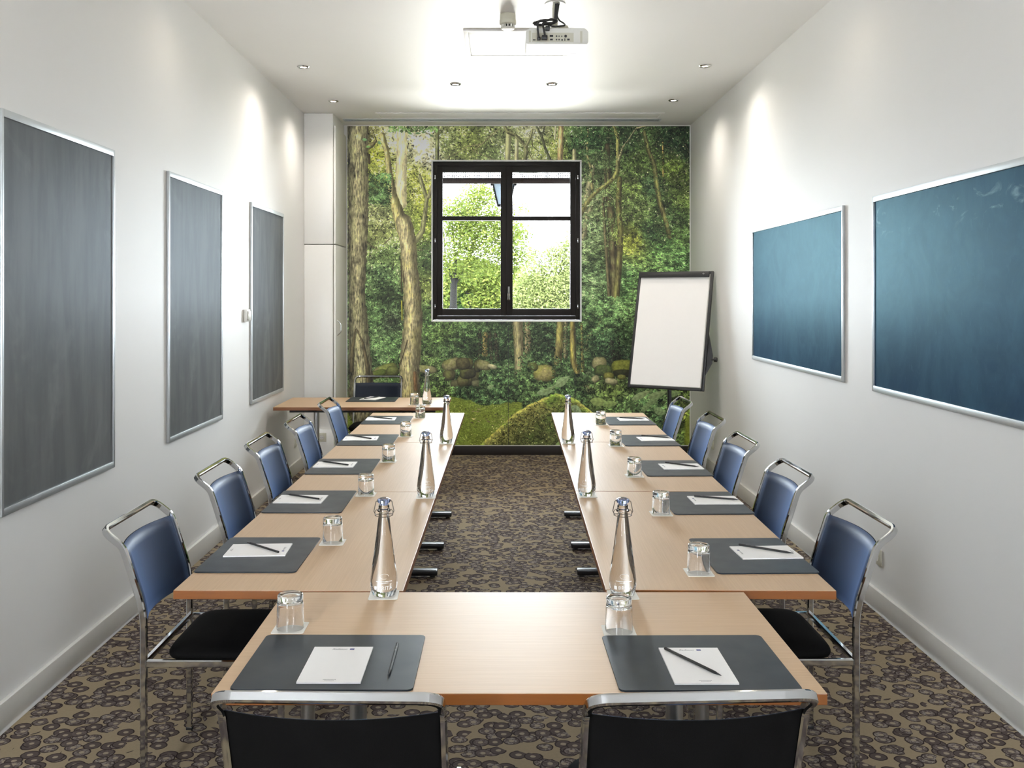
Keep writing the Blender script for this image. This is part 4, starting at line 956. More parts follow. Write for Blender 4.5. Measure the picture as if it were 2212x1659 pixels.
# ------------------------------------------------------------------ chairs
def make_chair():
    r = empty('visitor_chair'); tag(r, 'chair', 'chair')
    W2, tw, td = 0.222, 0.016, 0.022
    ch = M['chrome']
    prof = fillet([(0, 0.42), (0, 0.60), (-0.072, 0.825), (-0.135, 0.868)], [0, 0.30, 0.07, 0], 8) if False else None
    up = [(0, 0.445), (0, 0.60), (-0.070, 0.815), (-0.138, 0.868)]
    P = [Vector((-W2, y, z)) for y, z in up] + [Vector((W2, y, z)) for y, z in up[::-1]]
    path = fillet(P, [0, 0.35, 0.07, 0.045, 0.045, 0.07, 0.35, 0], 7)
    bm = new(); sweep(bm, path, tw, td, side=(1, 0, 0)); link_mesh('back_frame', bm, ch, r, 35)
    side = fillet([(0, y, z) for y, z in up], [0, 0.35, 0.07, 0], 10)
    zs = np.array([p.z for p in side]); ys = np.array([p.y for p in side])
    fy = lambda z: float(np.interp(z, zs, ys))
    nx, nz = 21, 15; xw = W2-tw/2+0.001
    # padded front with sky reflection as blue sheen; sheenless copy keeps the back dark
    for s, nm, mt in ((0, 'backrest', M['fabric']), (1, 'back_cover', M['seat'])):
        bm = new(); grid = {}
        for i in range(nx):
            u = -1+2*i/(nx-1); x = u*xw
            for j in range(nz):
                v = j/(nz-1); z = 0.553+v*(0.812-0.553)
                e = min(1.0, (1-abs(u))*14)*min(1.0, min(v, 1-v)*20); th = (0.0005+0.0105*math.sqrt(max(e, 0))) if s == 0 else 0.008
                y = fy(z)-0.040*(1-u*u)+0.001
                a, b = (y+th, y) if s == 0 else (y-0.0003, y-0.0003-th*(0.4+0.6*math.sqrt(max(e, 0))))
                grid[0, i, j] = bm.verts.new((x, a, z)); grid[1, i, j] = bm.verts.new((x, b, z))
        for q in (0, 1):
            for i in range(nx-1):
                for j in range(nz-1): bm.faces.new((grid[q, i, j], grid[q, i+1, j], grid[q, i+1, j+1], grid[q, i, j+1]))
        for i in range(nx-1):
            for j in (0, nz-1): bm.faces.new((grid[0, i, j], grid[0, i+1, j], grid[1, i+1, j], grid[1, i, j]))
        for j in range(nz-1):
            for i in (0, nx-1): bm.faces.new((grid[0, i, j], grid[0, i, j+1], grid[1, i, j+1], grid[1, i, j]))
        link_mesh(nm, bm, mt, r, 60)
    # seat cushion
    bm = new(); rings = []; cx, cy = 0.0, 0.260; n = 64
    def ring(k, z):
        out = []
        for i in range(n):
            a = 2*math.pi*i/n; c, s = math.cos(a), math.sin(a); p = 5.0 if s > 0 else 6.5
            rr = 1/(abs(c)**p+abs(s)**p)**(1/p)
            out.append(bm.verts.new((cx+c*rr*0.211*k, cy+s*rr*0.204*k, z+(0.0 if s > 0 else 0.0))))
        return out
    for k, z in ((0.90, 0.428), (0.97, 0.432), (1.0, 0.442), (0.995, 0.452), (0.96, 0.462), (0.85, 0.470), (0.6, 0.475), (0.3, 0.476)): rings.append(ring(k, z))
    for a, b in zip(rings[:-1], rings[1:]):
        for i in range(n): bm.faces.new((a[i], a[(i+1) % n], b[(i+1) % n], b[i]))
    bm.faces.new(rings[-1]); bm.faces.new(rings[0][::-1])
    link_mesh('seat', bm, M['seat'], r, 60)
    # frame under the seat
    bm = new()
    for s in (-1, 1):
        sweep(bm, [(s*W2, 0.012, 0.430), (s*W2, 0.40, 0.430)], tw, 0.024, side=(1, 0, 0))
    sweep(bm, [(-W2+0.008, 0.004, 0.434), (W2-0.008, 0.004, 0.434)], 0.020, 0.020, side=(0, 1, 0))
    sweep(bm, [(-W2+0.008, 0.40, 0.420), (W2-0.008, 0.40, 0.420)], 0.016, 0.014, side=(0, 1, 0))
    link_mesh('seat_frame', bm, ch, r, 35)
    for s in (-1, 1):
        bm = new(); sweep(bm, [(s*W2, 0, 0.008), (s*W2, 0, 0.446)], tw, td, side=(1, 0, 0)); L = link_mesh('leg', bm, ch, r, 35)
        boxobj('glide', s*W2-0.0085, s*W2+0.0085, -0.012, 0.012, 0, 0.012, M['black_plastic'], L, 0.002)
        bm = new(); sweep(bm, fillet([(s*W2, 0.398, 0.430), (s*W2, 0.452, 0.430), (s*W2, 0.452, 0.008)], 0.04, 7), tw, td, side=(1, 0, 0)); L = link_mesh('leg', bm, ch, r, 35)
        boxobj('glide', s*W2-0.0085, s*W2+0.0085, 0.440, 0.464, 0, 0.012, M['black_plastic'], L, 0.002)
    return r
KC = Kind(make_chair); GC = 'chrome-framed chairs around the tables'
OL = ['nearest the front table', 'second from the front table', 'middle one of five', 'fourth from the front table', 'farthest, by the corner desk']
OR = OL[:4] + ['farthest, by the flipchart']
chL = [(-1.172, 3.215), (-1.162, 4.09), (-1.170, 4.885), (-1.154, 5.685), (-1.146, 6.655)]
chR = [(1.182, 3.225), (1.203, 4.08), (1.212, 4.925), (1.261, 5.825), (1.246, 6.715)]
for (x, y), o in zip(chL, OL): KC.put((x, y, 0), R(-90), 'Blue-backed chrome chair on the grey-board side, '+o, GC)
for (x, y), o in zip(chR, OR): KC.put((x, y, 0), R(90), 'Blue-backed chrome chair on the blue-board side, '+o, GC)
KC.put((-0.333, 1.888, 0), R(-1.2), 'Black chair seen from behind at the front table, facing the notepad without pencil', GC)
KC.put((0.392, 1.888, 0), R(3.0), 'Black chair seen from behind at the front table, facing the notepad under a pencil', GC)
KC.put((-1.147, 8.545, 0), R(180), 'Black chair between the corner desk and the forest mural, facing the camera', GC)

# ------------------------------------------------------------------ things on the tables
def make_blotter():
    r = empty('desk_blotter'); tag(r, 'blotter', 'desk blotter')
    bm = new(); plate(bm, round_rect(0.21, 0.167, 0.012), 0.0, 0.0042); es = [e for e in bm.edges if abs(e.verts[0].co.z-e.verts[1].co.z) < 1e-6]
    bmesh.ops.bevel(bm, geom=es, offset=0.0012, segments=2, affect='EDGES'); link_mesh('leather_mat', bm, M['blotter'], r, 40)
    return r
def make_pad():
    r = empty('notepad'); tag(r, 'notepad', 'notepad')
    boxobj('paper_block', -0.0745, 0.0745, -0.1055, 0.1055, 0.0, 0.004, M['paper'], r)
    vs, fs = text_mesh('Radisson', 0.0105, 0.35, 0.95); bm = new(); add_text(bm, vs, fs, lambda v: (v.x*1.05-0.008, v.y+0.086, 0.0042))
    link_mesh('logo_lettering', bm, M['ink'], r)
    bm = new(); box(bm, 0.018, 0.029, 0.0855, 0.0935, 0.0040, 0.0042); link_mesh('logo_square', bm, M['blue_ink'], r)
    bm = new(); rr = random.Random(3)
    for k in range(11): box(bm, -0.0155+k*0.0028, -0.0137+k*0.0028, -0.093, -0.0905+rr.uniform(-0.0003, 0.0003), 0.0040, 0.0042)
    for k in range(8): box(bm, -0.011+k*0.0028, -0.0092+k*0.0028, -0.0975, -0.0957, 0.0040, 0.0042)
    link_mesh('footer_print', bm, M['grey_ink'], r)
    return r
def make_pencil():
    r = empty('pencil'); tag(r, 'pencil', 'pencil')
    rad = 0.0040; Q = Matrix.Translation((0, 0, rad)) @ Matrix.Rotation(R(90), 4, 'Y')
    bm = new(); lathe(bm, [(0, -0.098), (0.0034, -0.0985), (rad, -0.097), (rad, 0.072), (0.0038, 0.073)], 6, Q); link_mesh('barrel', bm, M['black_plastic'], r)
    bm = new(); lathe(bm, [(0.0038, 0.073), (0.0010, 0.094), (0, 0.0975)], 10, Q); link_mesh('point', bm, M['black_metal'], r, 40)
    bm = new(); rr = random.Random(5)
    for k in range(9):
        if k in (4,): continue
        box(bm, -0.072+k*0.0034, -0.0700+k*0.0034, -0.0012, 0.0010, 2*rad-0.00055, 2*rad-0.00035)
    link_mesh('lettering', bm, M['white_ink'], r)
    return r
def make_coaster():
    r = empty('coaster'); tag(r, 'coaster', 'coaster')
    bm = new(); plate(bm, round_rect(0.0435, 0.0435, 0.006), 0, 0.0014); link_mesh('card', bm, M['card'], r)
    return r
def make_glass():
    r = empty('tumbler'); tag(r, 'tumbler', 'glass')
    # upside-down: rim on the coaster, thick base on top
    prof = [(0, 0.0905), (0.024, 0.0905), (0.0265, 0.0915), (0.0315, 0.0915), (0.0340, 0.089), (0.0345, 0.080), (0.0338, 0.074), (0.0350, 0.071), (0.0372, 0.002), (0.0368, 0.0004), (0.0356, 0.0004), (0.0352, 0.002), (0.0332, 0.060), (0.0315, 0.068), (0.026, 0.0725), (0.012, 0.0705), (0, 0.0695)]
    bm = new(); lathe(bm, prof, 40); link_mesh('glass_body', bm, M['glass'], r, 50)
    return r
BOT = [(0, 0.0004), (0.030, 0.0004), (0.0345, 0.003), (0.0385, 0.016), (0.0408, 0.034), (0.0405, 0.050), (0.0375, 0.075), (0.0325, 0.110), (0.0270, 0.150), (0.0220, 0.190), (0.0175, 0.226), (0.0150, 0.244), (0.0148, 0.250), (0.0185, 0.252), (0.0190, 0.257), (0.0165, 0.260), (0.0165, 0.268), (0.0150, 0.271), (0, 0.271)]
def bottle_r(z): return float(np.interp(z, [p[1] for p in BOT[1:-1]], [p[0] for p in BOT[1:-1]]))
def make_bottle(full=True):
    r = empty('water_bottle'); tag(r, 'bottle', 'bottle')
    if full:
        bm = new(); lathe(bm, BOT, 48); link_mesh('glass_body', bm, M['bottle'], r, 50)
    else:
        inner = [(max(p[0]-0.0022, 0.001), max(p[1], 0.012)) for p in BOT if 0.010 < p[1] < 0.262]
        bm = new(); lathe(bm, BOT[:-1]+[(0.010, 0.271), (0.010, 0.262)]+inner[::-1]+[(0, 0.012)], 48); link_mesh('glass_body', bm, M['glass'], r, 50)
        wl = 0.135; zs = [0.0125, 0.016, 0.034, 0.050, 0.075, 0.110, wl]
        bm = new(); lathe(bm, [(0, 0.0125)]+[(bottle_r(z)-0.0026, z) for z in zs]+[(0, wl)], 48); link_mesh('water', bm, M['water'], r, 50)
    bm = new(); lathe(bm, [(0, 0.2715), (0.0125, 0.2715), (0.0135, 0.276), (0.0185, 0.279), (0.0205, 0.283), (0.0195, 0.288), (0.012, 0.292), (0, 0.293)], 32); link_mesh('stopper', bm, M['stopper'], r, 50)
    bm = new()
    for s in (-1, 1):
        sweep(bm, fillet([(s*0.0155, 0, 0.283), (s*0.0235, 0, 0.283), (s*0.0300, 0, 0.252), (s*0.0255, 0, 0.243), (s*0.0262, 0, 0.238)], 0.004, 4), 0.0024, 0.0024, rnd='round', n=6)
        sweep(bm, fillet([(s*0.0262, 0, 0.240), (s*0.0270, 0, 0.250), (s*0.0220, 0, 0.258), (s*0.0165, 0, 0.250)], 0.004, 4), 0.0022, 0.0022, rnd='round', n=6)
    pts = [(0.0262*math.cos(a)*1.0, 0.0215*math.sin(a), 0.2425-0.004*abs(math.sin(a))) for a in np.linspace(math.pi, 2*math.pi, 15)]
    sweep(bm, pts, 0.0022, 0.0022, rnd='round', n=6)
    pts = [(0.0262*math.cos(a)*1.0, 0.0215*math.sin(a), 0.2425-0.004*abs(math.sin(a))) for a in np.linspace(0, math.pi, 15)]
    sweep(bm, pts, 0.0022, 0.0022, rnd='round', n=6)
    link_mesh('wire_bail', bm, M['wire'], r, 50)
    # etched marks facing the camera (-Y)
    def wrap(cx, cz):
        def f(v):
            z = cz+v.y; rad = bottle_r(z)+0.0004; a = -math.pi/2+(cx+v.x)/rad
            return (rad*math.cos(a), rad*math.sin(a), z)
        return f
    bm = new(); vs, fs = text_mesh('BRITA', 0.0165, 0, 1.0); add_text(bm, vs, fs, wrap(0.006, 0.0265))
    def patch(x0, x1, z0, z1):
        n = max(2, int((x1-x0)/0.003)); f = wrap(0, 0)
        lo = [bm.verts.new(f(Vector((x0+(x1-x0)*i/n, z0, 0)))) for i in range(n+1)]; hi = [bm.verts.new(f(Vector((x0+(x1-x0)*i/n, z1, 0)))) for i in range(n+1)]
        for i in range(n): bm.faces.new((lo[i], lo[i+1], hi[i+1], hi[i]))
    patch(-0.0305, -0.0205, 0.026, 0.037)
    rr = random.Random(9)
    for k in range(15): patch(-0.024+k*0.0034, -0.0218+k*0.0034, 0.0505, 0.0525+rr.uniform(0, 0.0004))
    for k in range(8): patch(-0.012+k*0.0034, -0.0098+k*0.0034, 0.0460, 0.0480)
    f = wrap(0.002, 0.0660)
    for a0 in range(0, 300, 12):
        q = [f(Vector((rx*math.cos(R(a)), rz*math.sin(R(a)), 0))) for a, rx, rz in ((a0, 0.0135, 0.0078), (a0+12, 0.0135, 0.0078), (a0+12, 0.0127, 0.0071), (a0, 0.0127, 0.0071))]
        bm.faces.new([bm.verts.new(p) for p in q])
    link_mesh('etched_lettering', bm, M['etch'], r)
    return r
KB, KP, KN, KK, KG, KW = Kind(make_blotter), Kind(make_pad), Kind(make_pencil), Kind(make_coaster), Kind(make_glass), Kind(make_bottle)
zb, zp = TZ+0.0003, TZ+0.0048
SLs, SRs = 'grey-board side', 'blue-board side'
def pencil_at(p, q, z, label):
    """p = blunt end, q = point"""
    p, q = Vector(p), Vector(q); c = (p+q)/2; d = q-p
    KN.put((c.x, c.y, z), math.atan2(d.y, d.x), label, 'black pencils')
def glass_at(x, y, where, who):
    KK.put((x, y, zb), 0, 'White square coaster under the tumbler '+where, 'white coasters')
    KG.put((x, y, zb+0.0015), 0.3*y, 'Upturned glass tumbler '+where, 'upturned tumblers')
# grey-board row: local +Y of blotter and pad runs along +X (reader sits at -X)
bl = [(-0.829, 3.163), (-0.822, 3.973), (-0.818, 4.785), (-0.813, 5.662), (-0.806, 6.563)]
pl = [(-0.847, 3.196), (-0.872, 3.995), (-0.868, 4.812), (-0.866, 5.690), (-0.857, 6.588)]
nl = [((-0.766, 3.150), (-0.913, 3.278)), ((-0.790, 3.973), (-0.955, 4.070)), ((-0.793, 4.770), (-0.956, 4.878)), ((-0.789, 5.643), (-0.950, 5.785)), ((-0.772, 6.548), (-0.935, 6.655))]
gl = [(-0.608, 3.318), (-0.603, 4.113), (-0.601, 4.939), (-0.598, 5.823), (-0.581, 6.700)]
for k in range(5):
    o = OL[k]
    KB.put((bl[k][0], bl[k][1], zb), R(-90), 'Dark leather desk blotter on the %s, %s' % (SLs, o), 'dark desk blotters')
    KP.put((pl[k][0], pl[k][1], zp), R(-90)+R((3, -1, 0, 2, 1)[k]), 'White notepad on a blotter on the %s, %s' % (SLs, o), 'white notepads')
    pencil_at(*nl[k], zp+0.0044, 'Black pencil on the notepad on the %s, %s' % (SLs, o))
    glass_at(gl[k][0], gl[k][1], 'on the %s, %s' % (SLs, o), o)
br_ = [(0.872, 3.152), (0.886, 3.948), (0.903, 4.738), (0.921, 5.645), (0.928, 6.520)]
pr = [(0.931, 3.168), (0.945, 3.975), (0.953, 4.757), (0.977, 5.672), (0.968, 6.565)]
nr = [((0.863, 3.241), (1.014, 3.136)), ((0.873, 4.027), (1.043, 3.959)), ((0.889, 4.840), (1.0375, 4.718)), ((0.911, 5.776), (1.072, 5.679)), ((0.887, 6.620), (1.049, 6.546))]
gr = [(0.651, 2.958), (0.670, 3.754), (0.677, 4.540), (0.702, 5.459), (0.713, 6.351)]
for k in range(5):
    o = OR[k]
    KB.put((br_[k][0], br_[k][1], zb), R(91), 'Dark leather desk blotter on the %s, %s' % (SRs, o), 'dark desk blotters')
    KP.put((pr[k][0], pr[k][1], zp), R(91)+R((2, 0, 1, 3, 1)[k]), 'White notepad on a blotter on the %s, %s' % (SRs, o), 'white notepads')
    pencil_at(*nr[k], zp+0.0044, 'Black pencil on the notepad on the %s, %s' % (SRs, o))
    glass_at(gr[k][0], gr[k][1], 'on the %s, %s' % (SRs, o), o)
# front table
KB.put((-0.406, 2.238, zb), R(-0.4), 'Dark blotter on the front table under the uncovered notepad', 'dark desk blotters')
KB.put((0.483, 2.235, zb), R(0.6), 'Dark blotter on the front table under the notepad with a pencil across', 'dark desk blotters')
KP.put((-0.395, 2.206, zp), 0, 'White notepad on the front table, its pencil lying beside it', 'white notepads')
KP.put((0.480, 2.200, zp), 0, 'White notepad on the front table with a pencil lying across it', 'white notepads')
pencil_at((-0.261, 2.335), (-0.260, 2.137), zp, 'Dark pencil lying on the blotter beside the front notepad')
pencil_at((0.419, 2.2905), (0.5214, 2.1247), zp+0.0044, 'Black pencil lying across the notepad on the front table')
glass_at(-0.567, 2.4645, 'on the front table, standing clear of any bottle', 0)
glass_at(0.3225, 2.441, 'on the front table, right in front of a bottle', 0)
# corner desk
KB.put((-1.094, 7.86, zb), 0, 'Dark blotter on the corner desk in front of the black chair', 'dark desk blotters')
KP.put((-1.100, 7.90, zp), R(180-18), 'White notepad lying askew on the corner desk blotter', 'white notepads')
pencil_at((-1.16, 7.84), (-1.05, 7.99), zp+0.0044, 'Black pencil across the notepad on the corner desk')
glass_at(-0.70, 7.508, 'on the corner desk beside the half-full bottle', 0)
# bottles
GB = 'swing-top water bottles'
def bottle_at(x, y, rz, where, kind=KW):
    KK.put((x, y, zb), R(2), 'White coaster under the bottle '+where, 'white coasters')
    kind.put((x, y, zb+0.0015), rz, 'Clear swing-top water bottle '+where, GB)
bottle_at(-0.347, 2.735, R(6), 'where the front table meets the grey-board row')
bottle_at(-0.328, 4.074, R(15), 'at the inner edge of the grey-board row, middle of three')
bottle_at(-0.322, 5.546, R(-75), 'at the inner edge of the grey-board row, nearest the mural')
bottle_at(0.373, 2.735, R(-4), 'where the front table meets the blue-board row')
bottle_at(0.396, 4.097, R(-20), 'at the inner edge of the blue-board row, middle of three')
bottle_at(0.4223, 5.555, R(80), 'at the inner edge of the blue-board row, nearest the mural')
bottle_at(-0.596, 7.508, R(70), 'half full on the corner desk', Kind(lambda: make_bottle(False)))

# ------------------------------------------------------------------ flipchart
def flipchart():
    yaw, lean = R(-30), math.atan2(0.30, 1.07)
    base = Vector((1.60, 8.30, 0))
    bc = Vector((1.499, 8.20, 0.795))                     # middle of the lower edge of the board
    r = empty('flipchart_stand', (bc.x, bc.y, 0)); tag(r, 'Black-framed flipchart stand on a pole beside the mural', 'flipchart')
    Hh, Ww, t = 1.11, 0.72, 0.026
    Q = Matrix.Translation((0, 0, bc.z)) @ Matrix.Rotation(yaw, 4, 'Z') @ Matrix.Rotation(-lean, 4, 'X')
    bm = new(); box(bm, -Ww/2+0.016, Ww/2-0.016, -0.004, 0.010, 0.016, Hh-0.016, M=Q); link_mesh('back_board', bm, M['white_plastic'], r)
    bm = new()
    for q in ((-Ww/2, -Ww/2+t, 0, Hh), (Ww/2-t, Ww/2, 0, Hh), (-Ww/2+t, Ww/2-t, 0, t), (-Ww/2+t, Ww/2-t, Hh-t, Hh)): box(bm, q[0], q[1], -0.013, 0.016, q[2], q[3], 0.004, M=Q)
    link_mesh('board_frame', bm, M['black_plastic'], r, 40)
    bm = new(); box(bm, -Ww/2+0.014, Ww/2-0.030, -0.042, -0.014, Hh-0.062, Hh-0.012, 0.008, M=Q); c = link_mesh('clamp_bar', bm, M['black_plastic'], r, 40)
    bm = new()
    for dx, dz in ((0, 0.004), (0.007, 0), (-0.007, 0), (0, -0.005)): box(bm, Ww/2-0.082+dx-0.002, Ww/2-0.082+dx+0.002, -0.0432, -0.0418, Hh-0.034+dz-0.0015, Hh-0.034+dz+0.0015, M=Q)
    link_mesh('clamp_mark', bm, M['white_ink'], c)
    hub = Q @ Vector((0.02, 0.05, 0.32)); foot = Vector((0.065, 0.13, 0))
    bm = new(); sweep(bm, [(foot.x, foot.y, 0.06), (foot.x, foot.y, 1.12)], 0.036, 0.036, side=(1, 0, 0)); link_mesh('pole', bm, M['black_metal'], r, 40)
    bm = new(); sweep(bm, [(foot.x, foot.y, 1.08), Q @ Vector((0.0, 0.018, 0.40))], 0.05, 0.03); 
    pl = [Q @ Vector(p) for p in ((Ww/2-0.01, 0.016, 0.13), (Ww/2-0.01, 0.016, 0.56), (Ww/2+0.045, 0.03, 0.33), (Ww/2+0.045, 0.03, 0.26))]
    pb = [p+Vector((0.004, 0.012, 0)) for p in pl]
    a = [bm.verts.new(p) for p in pl]; b = [bm.verts.new(p) for p in pb]
    bm.faces.new(a); bm.faces.new(b[::-1])
    for i in range(4): bm.faces.new((a[i], b[i], b[(i+1) % 4], a[(i+1) % 4]))
    link_mesh('tilt_bracket', bm, M['black_metal'], r)
    bm = new(); kq = Q @ Matrix.Translation((Ww/2+0.045, 0.03, 0.295)) @ Matrix.Rotation(R(90), 4, 'Y')
    lathe(bm, [(0, -0.01), (0.008, -0.01), (0.008, 0.014), (0.021, 0.016), (0.021, 0.04), (0, 0.042)], 12, kq); link_mesh('tilt_knob', bm, M['black_plastic'], r, 40)
    for k, a in enumerate((35, 155, 275)):
        e = Vector((foot.x+0.33*math.cos(R(a)), foot.y+0.33*math.sin(R(a)), 0.045))
        if a == 35: e = Vector((foot.x+0.29, foot.y+0.10, 0.045))
        bm = new(); sweep(bm, fillet([(foot.x, foot.y, 0.085), e+Vector((0, 0, 0.02)), e], 0.03), 0.034, 0.022); L = link_mesh('leg', bm, M['black_metal'], r, 40)
        bm = new(); lathe(bm, [(0, -0.012), (0.024, -0.012), (0.024, 0.012), (0, 0.012)], 18, Matrix.Translation((e.x, e.y, 0.0245)) @ Matrix.Rotation(R(90), 4, 'X')); link_mesh('caster', bm, M['black_plastic'], L, 40)
    # the paper pad clipped to it
    pr_ = empty('flipchart_paper', (bc.x, bc.y, bc.z)); tag(pr_, 'Blank white paper pad clipped to the flipchart', 'paper pad')
    Q2 = Matrix.Rotation(yaw, 4, 'Z') @ Matrix.Rotation(-lean, 4, 'X')
    bm = new(); box(bm, -Ww/2+0.028, Ww/2-0.034, -0.0125, -0.0045, 0.030, Hh-0.030, M=Q2); link_mesh('sheets', bm, M['paper'], pr_)
flipchart()

# ------------------------------------------------------------------ the garden outside
def leaf_cloud(bm, blobs, n, size, rng):
    tot = sum(b[3]*b[4]*b[5] for b in blobs)
    for (cx, cy, cz, rx, ry, rz) in blobs:
        m = int(n*rx*ry*rz/tot)
        for _ in range(m):
            d = Vector((rng.gauss(0, 1), rng.gauss(0, 1), rng.gauss(0, 1))).normalized()*(rng.random()**0.42)
            p = Vector((cx+d.x*rx, cy+d.y*ry, cz+d.z*rz)); s = size*rng.uniform(0.6, 1.35)
            u = Vector((rng.gauss(0, 1), rng.gauss(0, 1), rng.gauss(0, 0.6))).normalized(); w = u.cross(Vector((rng.gauss(0, 1), rng.gauss(0, 1), rng.gauss(0, 1)))).normalized()
            nn = u.cross(w)*s*0.12
            v = [bm.verts.new(p-u*s), bm.verts.new(p+w*s*0.42+nn), bm.verts.new(p+u*s), bm.verts.new(p-w*s*0.42+nn)]
            bm.faces.new(v)
def tree(name, label, cat, base, trunk, branches, blobs, n, size, mat, seed, group=None):
    rng = random.Random(seed); o = Vector(base)
    r = empty(name, base); tag(r, label, cat, group)
    if trunk:
        bm = new()
        for pts, d0, d1 in trunk+branches:
            pts = fillet([Vector(p)-o for p in pts], 0.3, 3); m = len(pts)-1
            rings = []
            for i, p in enumerate(pts):
                rad = (d0+(d1-d0)*i/m)/2; rings.append([bm.verts.new(p+Vector((rad*math.cos(2*math.pi*k/9), rad*math.sin(2*math.pi*k/9), 0))) for k in range(9)])
            for a, b in zip(rings[:-1], rings[1:]):
                for k in range(9): bm.faces.new((a[k], a[(k+1) % 9], b[(k+1) % 9], b[k]))
        link_mesh('trunk', bm, M['bark'], r, 60)
    bm = new(); leaf_cloud(bm, [(b[0]-o.x, b[1]-o.y, b[2]-o.z, b[3], b[4], b[5]) for b in blobs], n, size, rng)
    link_mesh('foliage', bm, mat, r)
def B(x, y, Y, rx, rz, ry=None):
    p = at_depth(x, y, Y); k = Y/FPX
    return (p.x, p.y, p.z, rx*k, (ry if ry else rx)*k, rz*k)
def garden():
    tag(boxobj('ground', -30, 30, YB+0.25, 80, -0.4, -0.3, M['lawn']), kind='structure')
    A = lambda x, y, Y: tuple(at_depth(x, y, Y))
    Y = 21.0
    tb = at_depth(978, 640, Y); base = (tb.x, Y, -0.3)
    tree('garden_tree', 'Fresh green tree with a grey trunk outside the window pane beside the handle', 'tree', base,
         [([base, A(979, 660, Y), A(980, 612, Y)], 0.20, 0.155)],
         [([A(980, 616, Y), A(984, 560, Y), A(976, 480, Y)], 0.10, 0.03), ([A(981, 614, Y), A(1006, 575, Y+0.2), A(1022, 525, Y+0.3), A(1036, 496, Y+0.3)], 0.11, 0.05), ([A(1022, 525, Y), A(1050, 470, Y)], 0.05, 0.02), ([A(979, 612, Y), A(962, 560, Y), A(958, 500, Y)], 0.07, 0.02), ([A(1010, 570, Y), A(1060, 540, Y)], 0.05, 0.02)],
         [B(975, 470, Y, 60, 45, 40), B(1030, 450, Y, 55, 60, 40), B(1060, 530, Y, 60, 70, 40), B(985, 545, Y, 50, 60, 40), B(1115, 560, Y, 45, 55, 35), B(958, 580, Y, 26, 26, 25), B(1015, 596, Y, 26, 20, 25), B(1085, 490, Y, 50, 40, 35), B(1045, 420, Y, 40, 26, 25), B(1120, 505, Y+0.5, 35, 26, 25), B(1010, 500, Y, 45, 45, 35), B(1125, 452, Y, 22, 14, 15)],
         23000, 0.037, M['leaf_green'], 11)
    Y = 19.0
    base = (at_depth(1190, 700, Y).x, Y, -0.3)
    tree('garden_shrub', 'Big pale sunlit shrub filling the lower window pane on the flipchart side', 'shrub', base,
         [([base, A(1190, 690, Y), A(1192, 640, Y)], 0.10, 0.05)],
         [([A(1190, 690, Y), A(1170, 590, Y), A(1150, 520, Y)], 0.05, 0.012), ([A(1190, 690, Y), A(1215, 560, Y), A(1232, 500, Y)], 0.05, 0.012), ([A(1165, 570, Y), A(1195, 530, Y)], 0.02, 0.01)],
         [B(1190, 640, Y, 90, 62, 50), B(1140, 650, Y, 50, 40, 40), B(1225, 575, Y, 42, 60, 30), B(1180, 575, Y, 42, 45, 30), B(1150, 605, Y, 40, 38, 30), B(1205, 545, Y, 26, 25, 20), B(1240, 520, Y, 26, 34, 20), B(1250, 640, Y, 60, 75, 40), B(1255, 560, Y, 40, 60, 30), B(1195, 690, Y, 100, 50, 50), B(1152, 548, Y, 18, 16, 14)],
         30000, 0.032, M['leaf_pale'], 12)
    Y = 29.0
    tree('background_tree', 'Smaller tree behind with a leaning dark trunk, low in the pane', 'tree', (at_depth(1015, 650, Y).x, Y, -0.3),
         [([(at_depth(1020, 650, Y).x, Y, -0.3), A(1016, 655, Y), A(1008, 628, Y)], 0.26, 0.14), ([A(1016, 655, Y), A(1026, 640, Y), A(1030, 615, Y)], 0.12, 0.06)], [],
         [B(1020, 590, Y, 60, 36, 30), B(1060, 610, Y, 55, 36, 30), B(990, 610, Y, 40, 26, 25), B(960, 640, Y, 30, 35, 25), B(1045, 650, Y, 50, 26, 26), B(1085, 640, Y, 30, 36, 25)],
         12000, 0.075, M['leaf_green'], 13)
    Y = 36.0
    tree('garden_hedge', 'Deep green hedge closing the garden behind the trees', 'hedge', (at_depth(1090, 650, Y).x, Y, -0.3), None, [],
         [B(1095, 605, Y, 50, 34, 25), B(1000, 660, Y, 80, 60, 30), B(1090, 660, Y, 70, 70, 30), B(1160, 650, Y, 70, 60, 30), B(1240, 650, Y, 70, 70, 30), B(930, 650, Y, 60, 60, 30)],
         14000, 0.14, M['leaf_dark'], 14)
    # lantern
    Y = 11.2; c = at_depth(1088, 420, Y); k = Y/FPX
    r = empty('wall_lantern', (c.x, c.y, c.z)); tag(r, 'Black lantern with frosted sides outside, half hidden by the window post', 'lantern')
    w0, w1, zt, zb_ = 24*k, 13*k, 22*k, -24*k
    bm = new(); lathe(bm, [(0, zb_+0.004), (w1*1.3, zb_+0.004), (w0*1.3, zt-0.004), (0, zt-0.004)], 4, Matrix.Rotation(R(45), 4, 'Z')); link_mesh('lamp_glass', bm, M['lamp_glass'], r)
    bm = new(); lathe(bm, [(0, zt), (w0*1.68, zt), (w0*1.70, zt+0.010), (w0*0.9, zt+0.055), (w0*0.3, zt+0.075), (0, zt+0.09)], 4, Matrix.Rotation(R(45), 4, 'Z')); link_mesh('roof', bm, M['lantern_paint'], r)
    bm = new()
    for a in (45, 135, 225, 315):
        p = Vector((w1*1.36*math.cos(R(a)), w1*1.36*math.sin(R(a)), zb_)); q = Vector((w0*1.36*math.cos(R(a)), w0*1.36*math.sin(R(a)), zt))
        sweep(bm, [p, q], 0.018, 0.018)
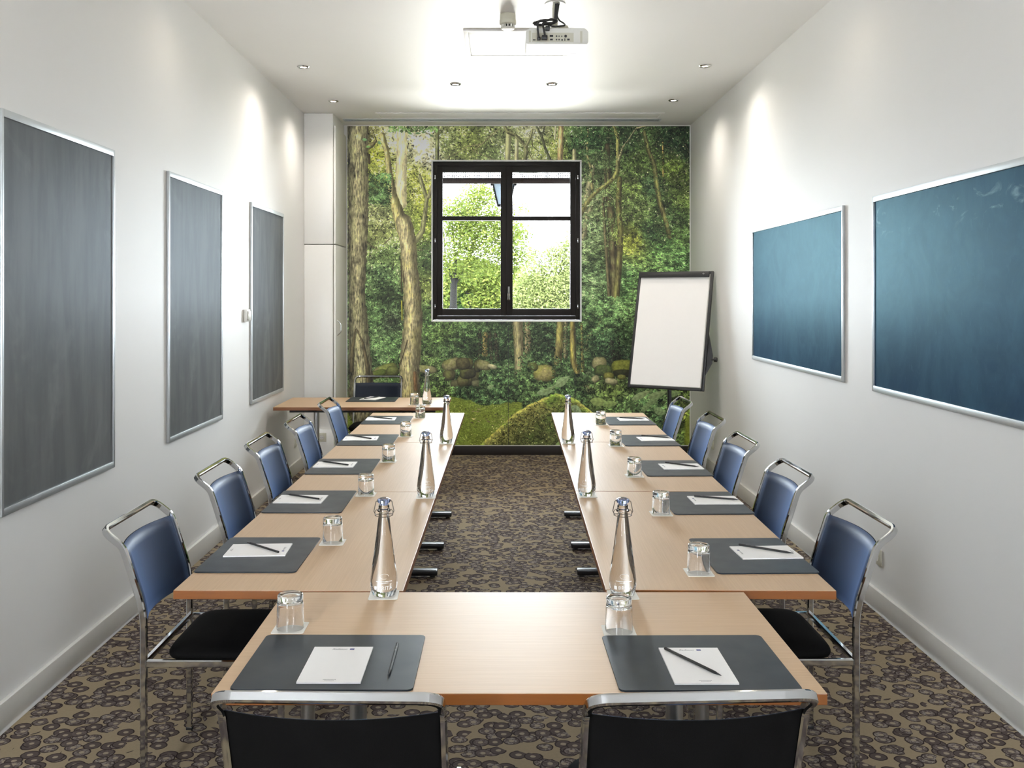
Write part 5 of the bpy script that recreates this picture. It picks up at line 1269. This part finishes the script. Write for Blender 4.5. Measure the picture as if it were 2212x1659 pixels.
    for i in range(4):
        p = [Vector((w1*1.36*math.cos(R(a)), w1*1.36*math.sin(R(a)), zb_)) for a in (45+90*i, 135+90*i)]; sweep(bm, p, 0.018, 0.018)
    link_mesh('lantern_frame', bm, M['lantern_paint'], r, 40)
    bm = new(); sweep(bm, fillet([(0, 0, zb_), (0, 0, zb_-0.12), (0, -1.35, zb_-0.30), (0, YB+0.205-c.y, zb_-0.30)], 0.06), 0.022, 0.022, rnd='round'); link_mesh('bracket_arm', bm, M['lantern_paint'], r, 40)
    # rolled blinds
    for k2, (a, b, lab) in enumerate(((956, 1082, 'Rolled-up slatted blind above the pane without the handle'), (1107, 1233, 'Rolled-up slatted blind above the pane on the flipchart side'))):
        Yb = YB+0.16; xa, xb = (a-CX)*Yb/FPX-0.012, (b-CX)*Yb/FPX+0.012; z1, z2, z3 = CAMZ-(397-HY)*Yb/FPX, CAMZ-(384-HY)*Yb/FPX, CAMZ-(366-HY)*Yb/FPX
        xm = (xa+xb)/2; hw = (xb-xa)/2
        r = empty('rolled_blind', (xm, Yb, z2)); tag(r, lab, 'blind', 'rolled blinds outside the window')
        bm = new(); rr = (z2-z1)/2; lathe(bm, [(0, -hw), (rr, -hw), (rr, hw), (0, hw)], 16, Matrix.Translation((0, 0, z1+rr-z2)) @ Matrix.Rotation(R(90), 4, 'Y')); link_mesh('roll', bm, M['bamboo'], r, 40)
        bm = new(); n = 34
        for i in range(n):
            x = -hw+(i+0.5)*2*hw/n; box(bm, x-0.0042, x+0.0042, -0.003, 0.003, 0, z3-z2)
        link_mesh('hanging_slats', bm, M['bamboo'], r)
        bm = new()
        for z in (0.010, 0.026, 0.050): sweep(bm, [(-hw, -0.004, z+0.006*k2), (hw, -0.004, z-0.006*k2)], 0.006, 0.006, rnd='round', n=6)
        link_mesh('cords', bm, M['bamboo'], r)
        for x in (-0.45*hw, 0.55*hw):
            bm = new(); sweep(bm, fillet([(x, -0.006, z3-z2), (x, -0.02, 0.02), (x+0.012, -0.02, 0.012)], 0.006), 0.006, 0.006, rnd='round', n=6); link_mesh('hook', bm, M['black_metal'], r)
garden()
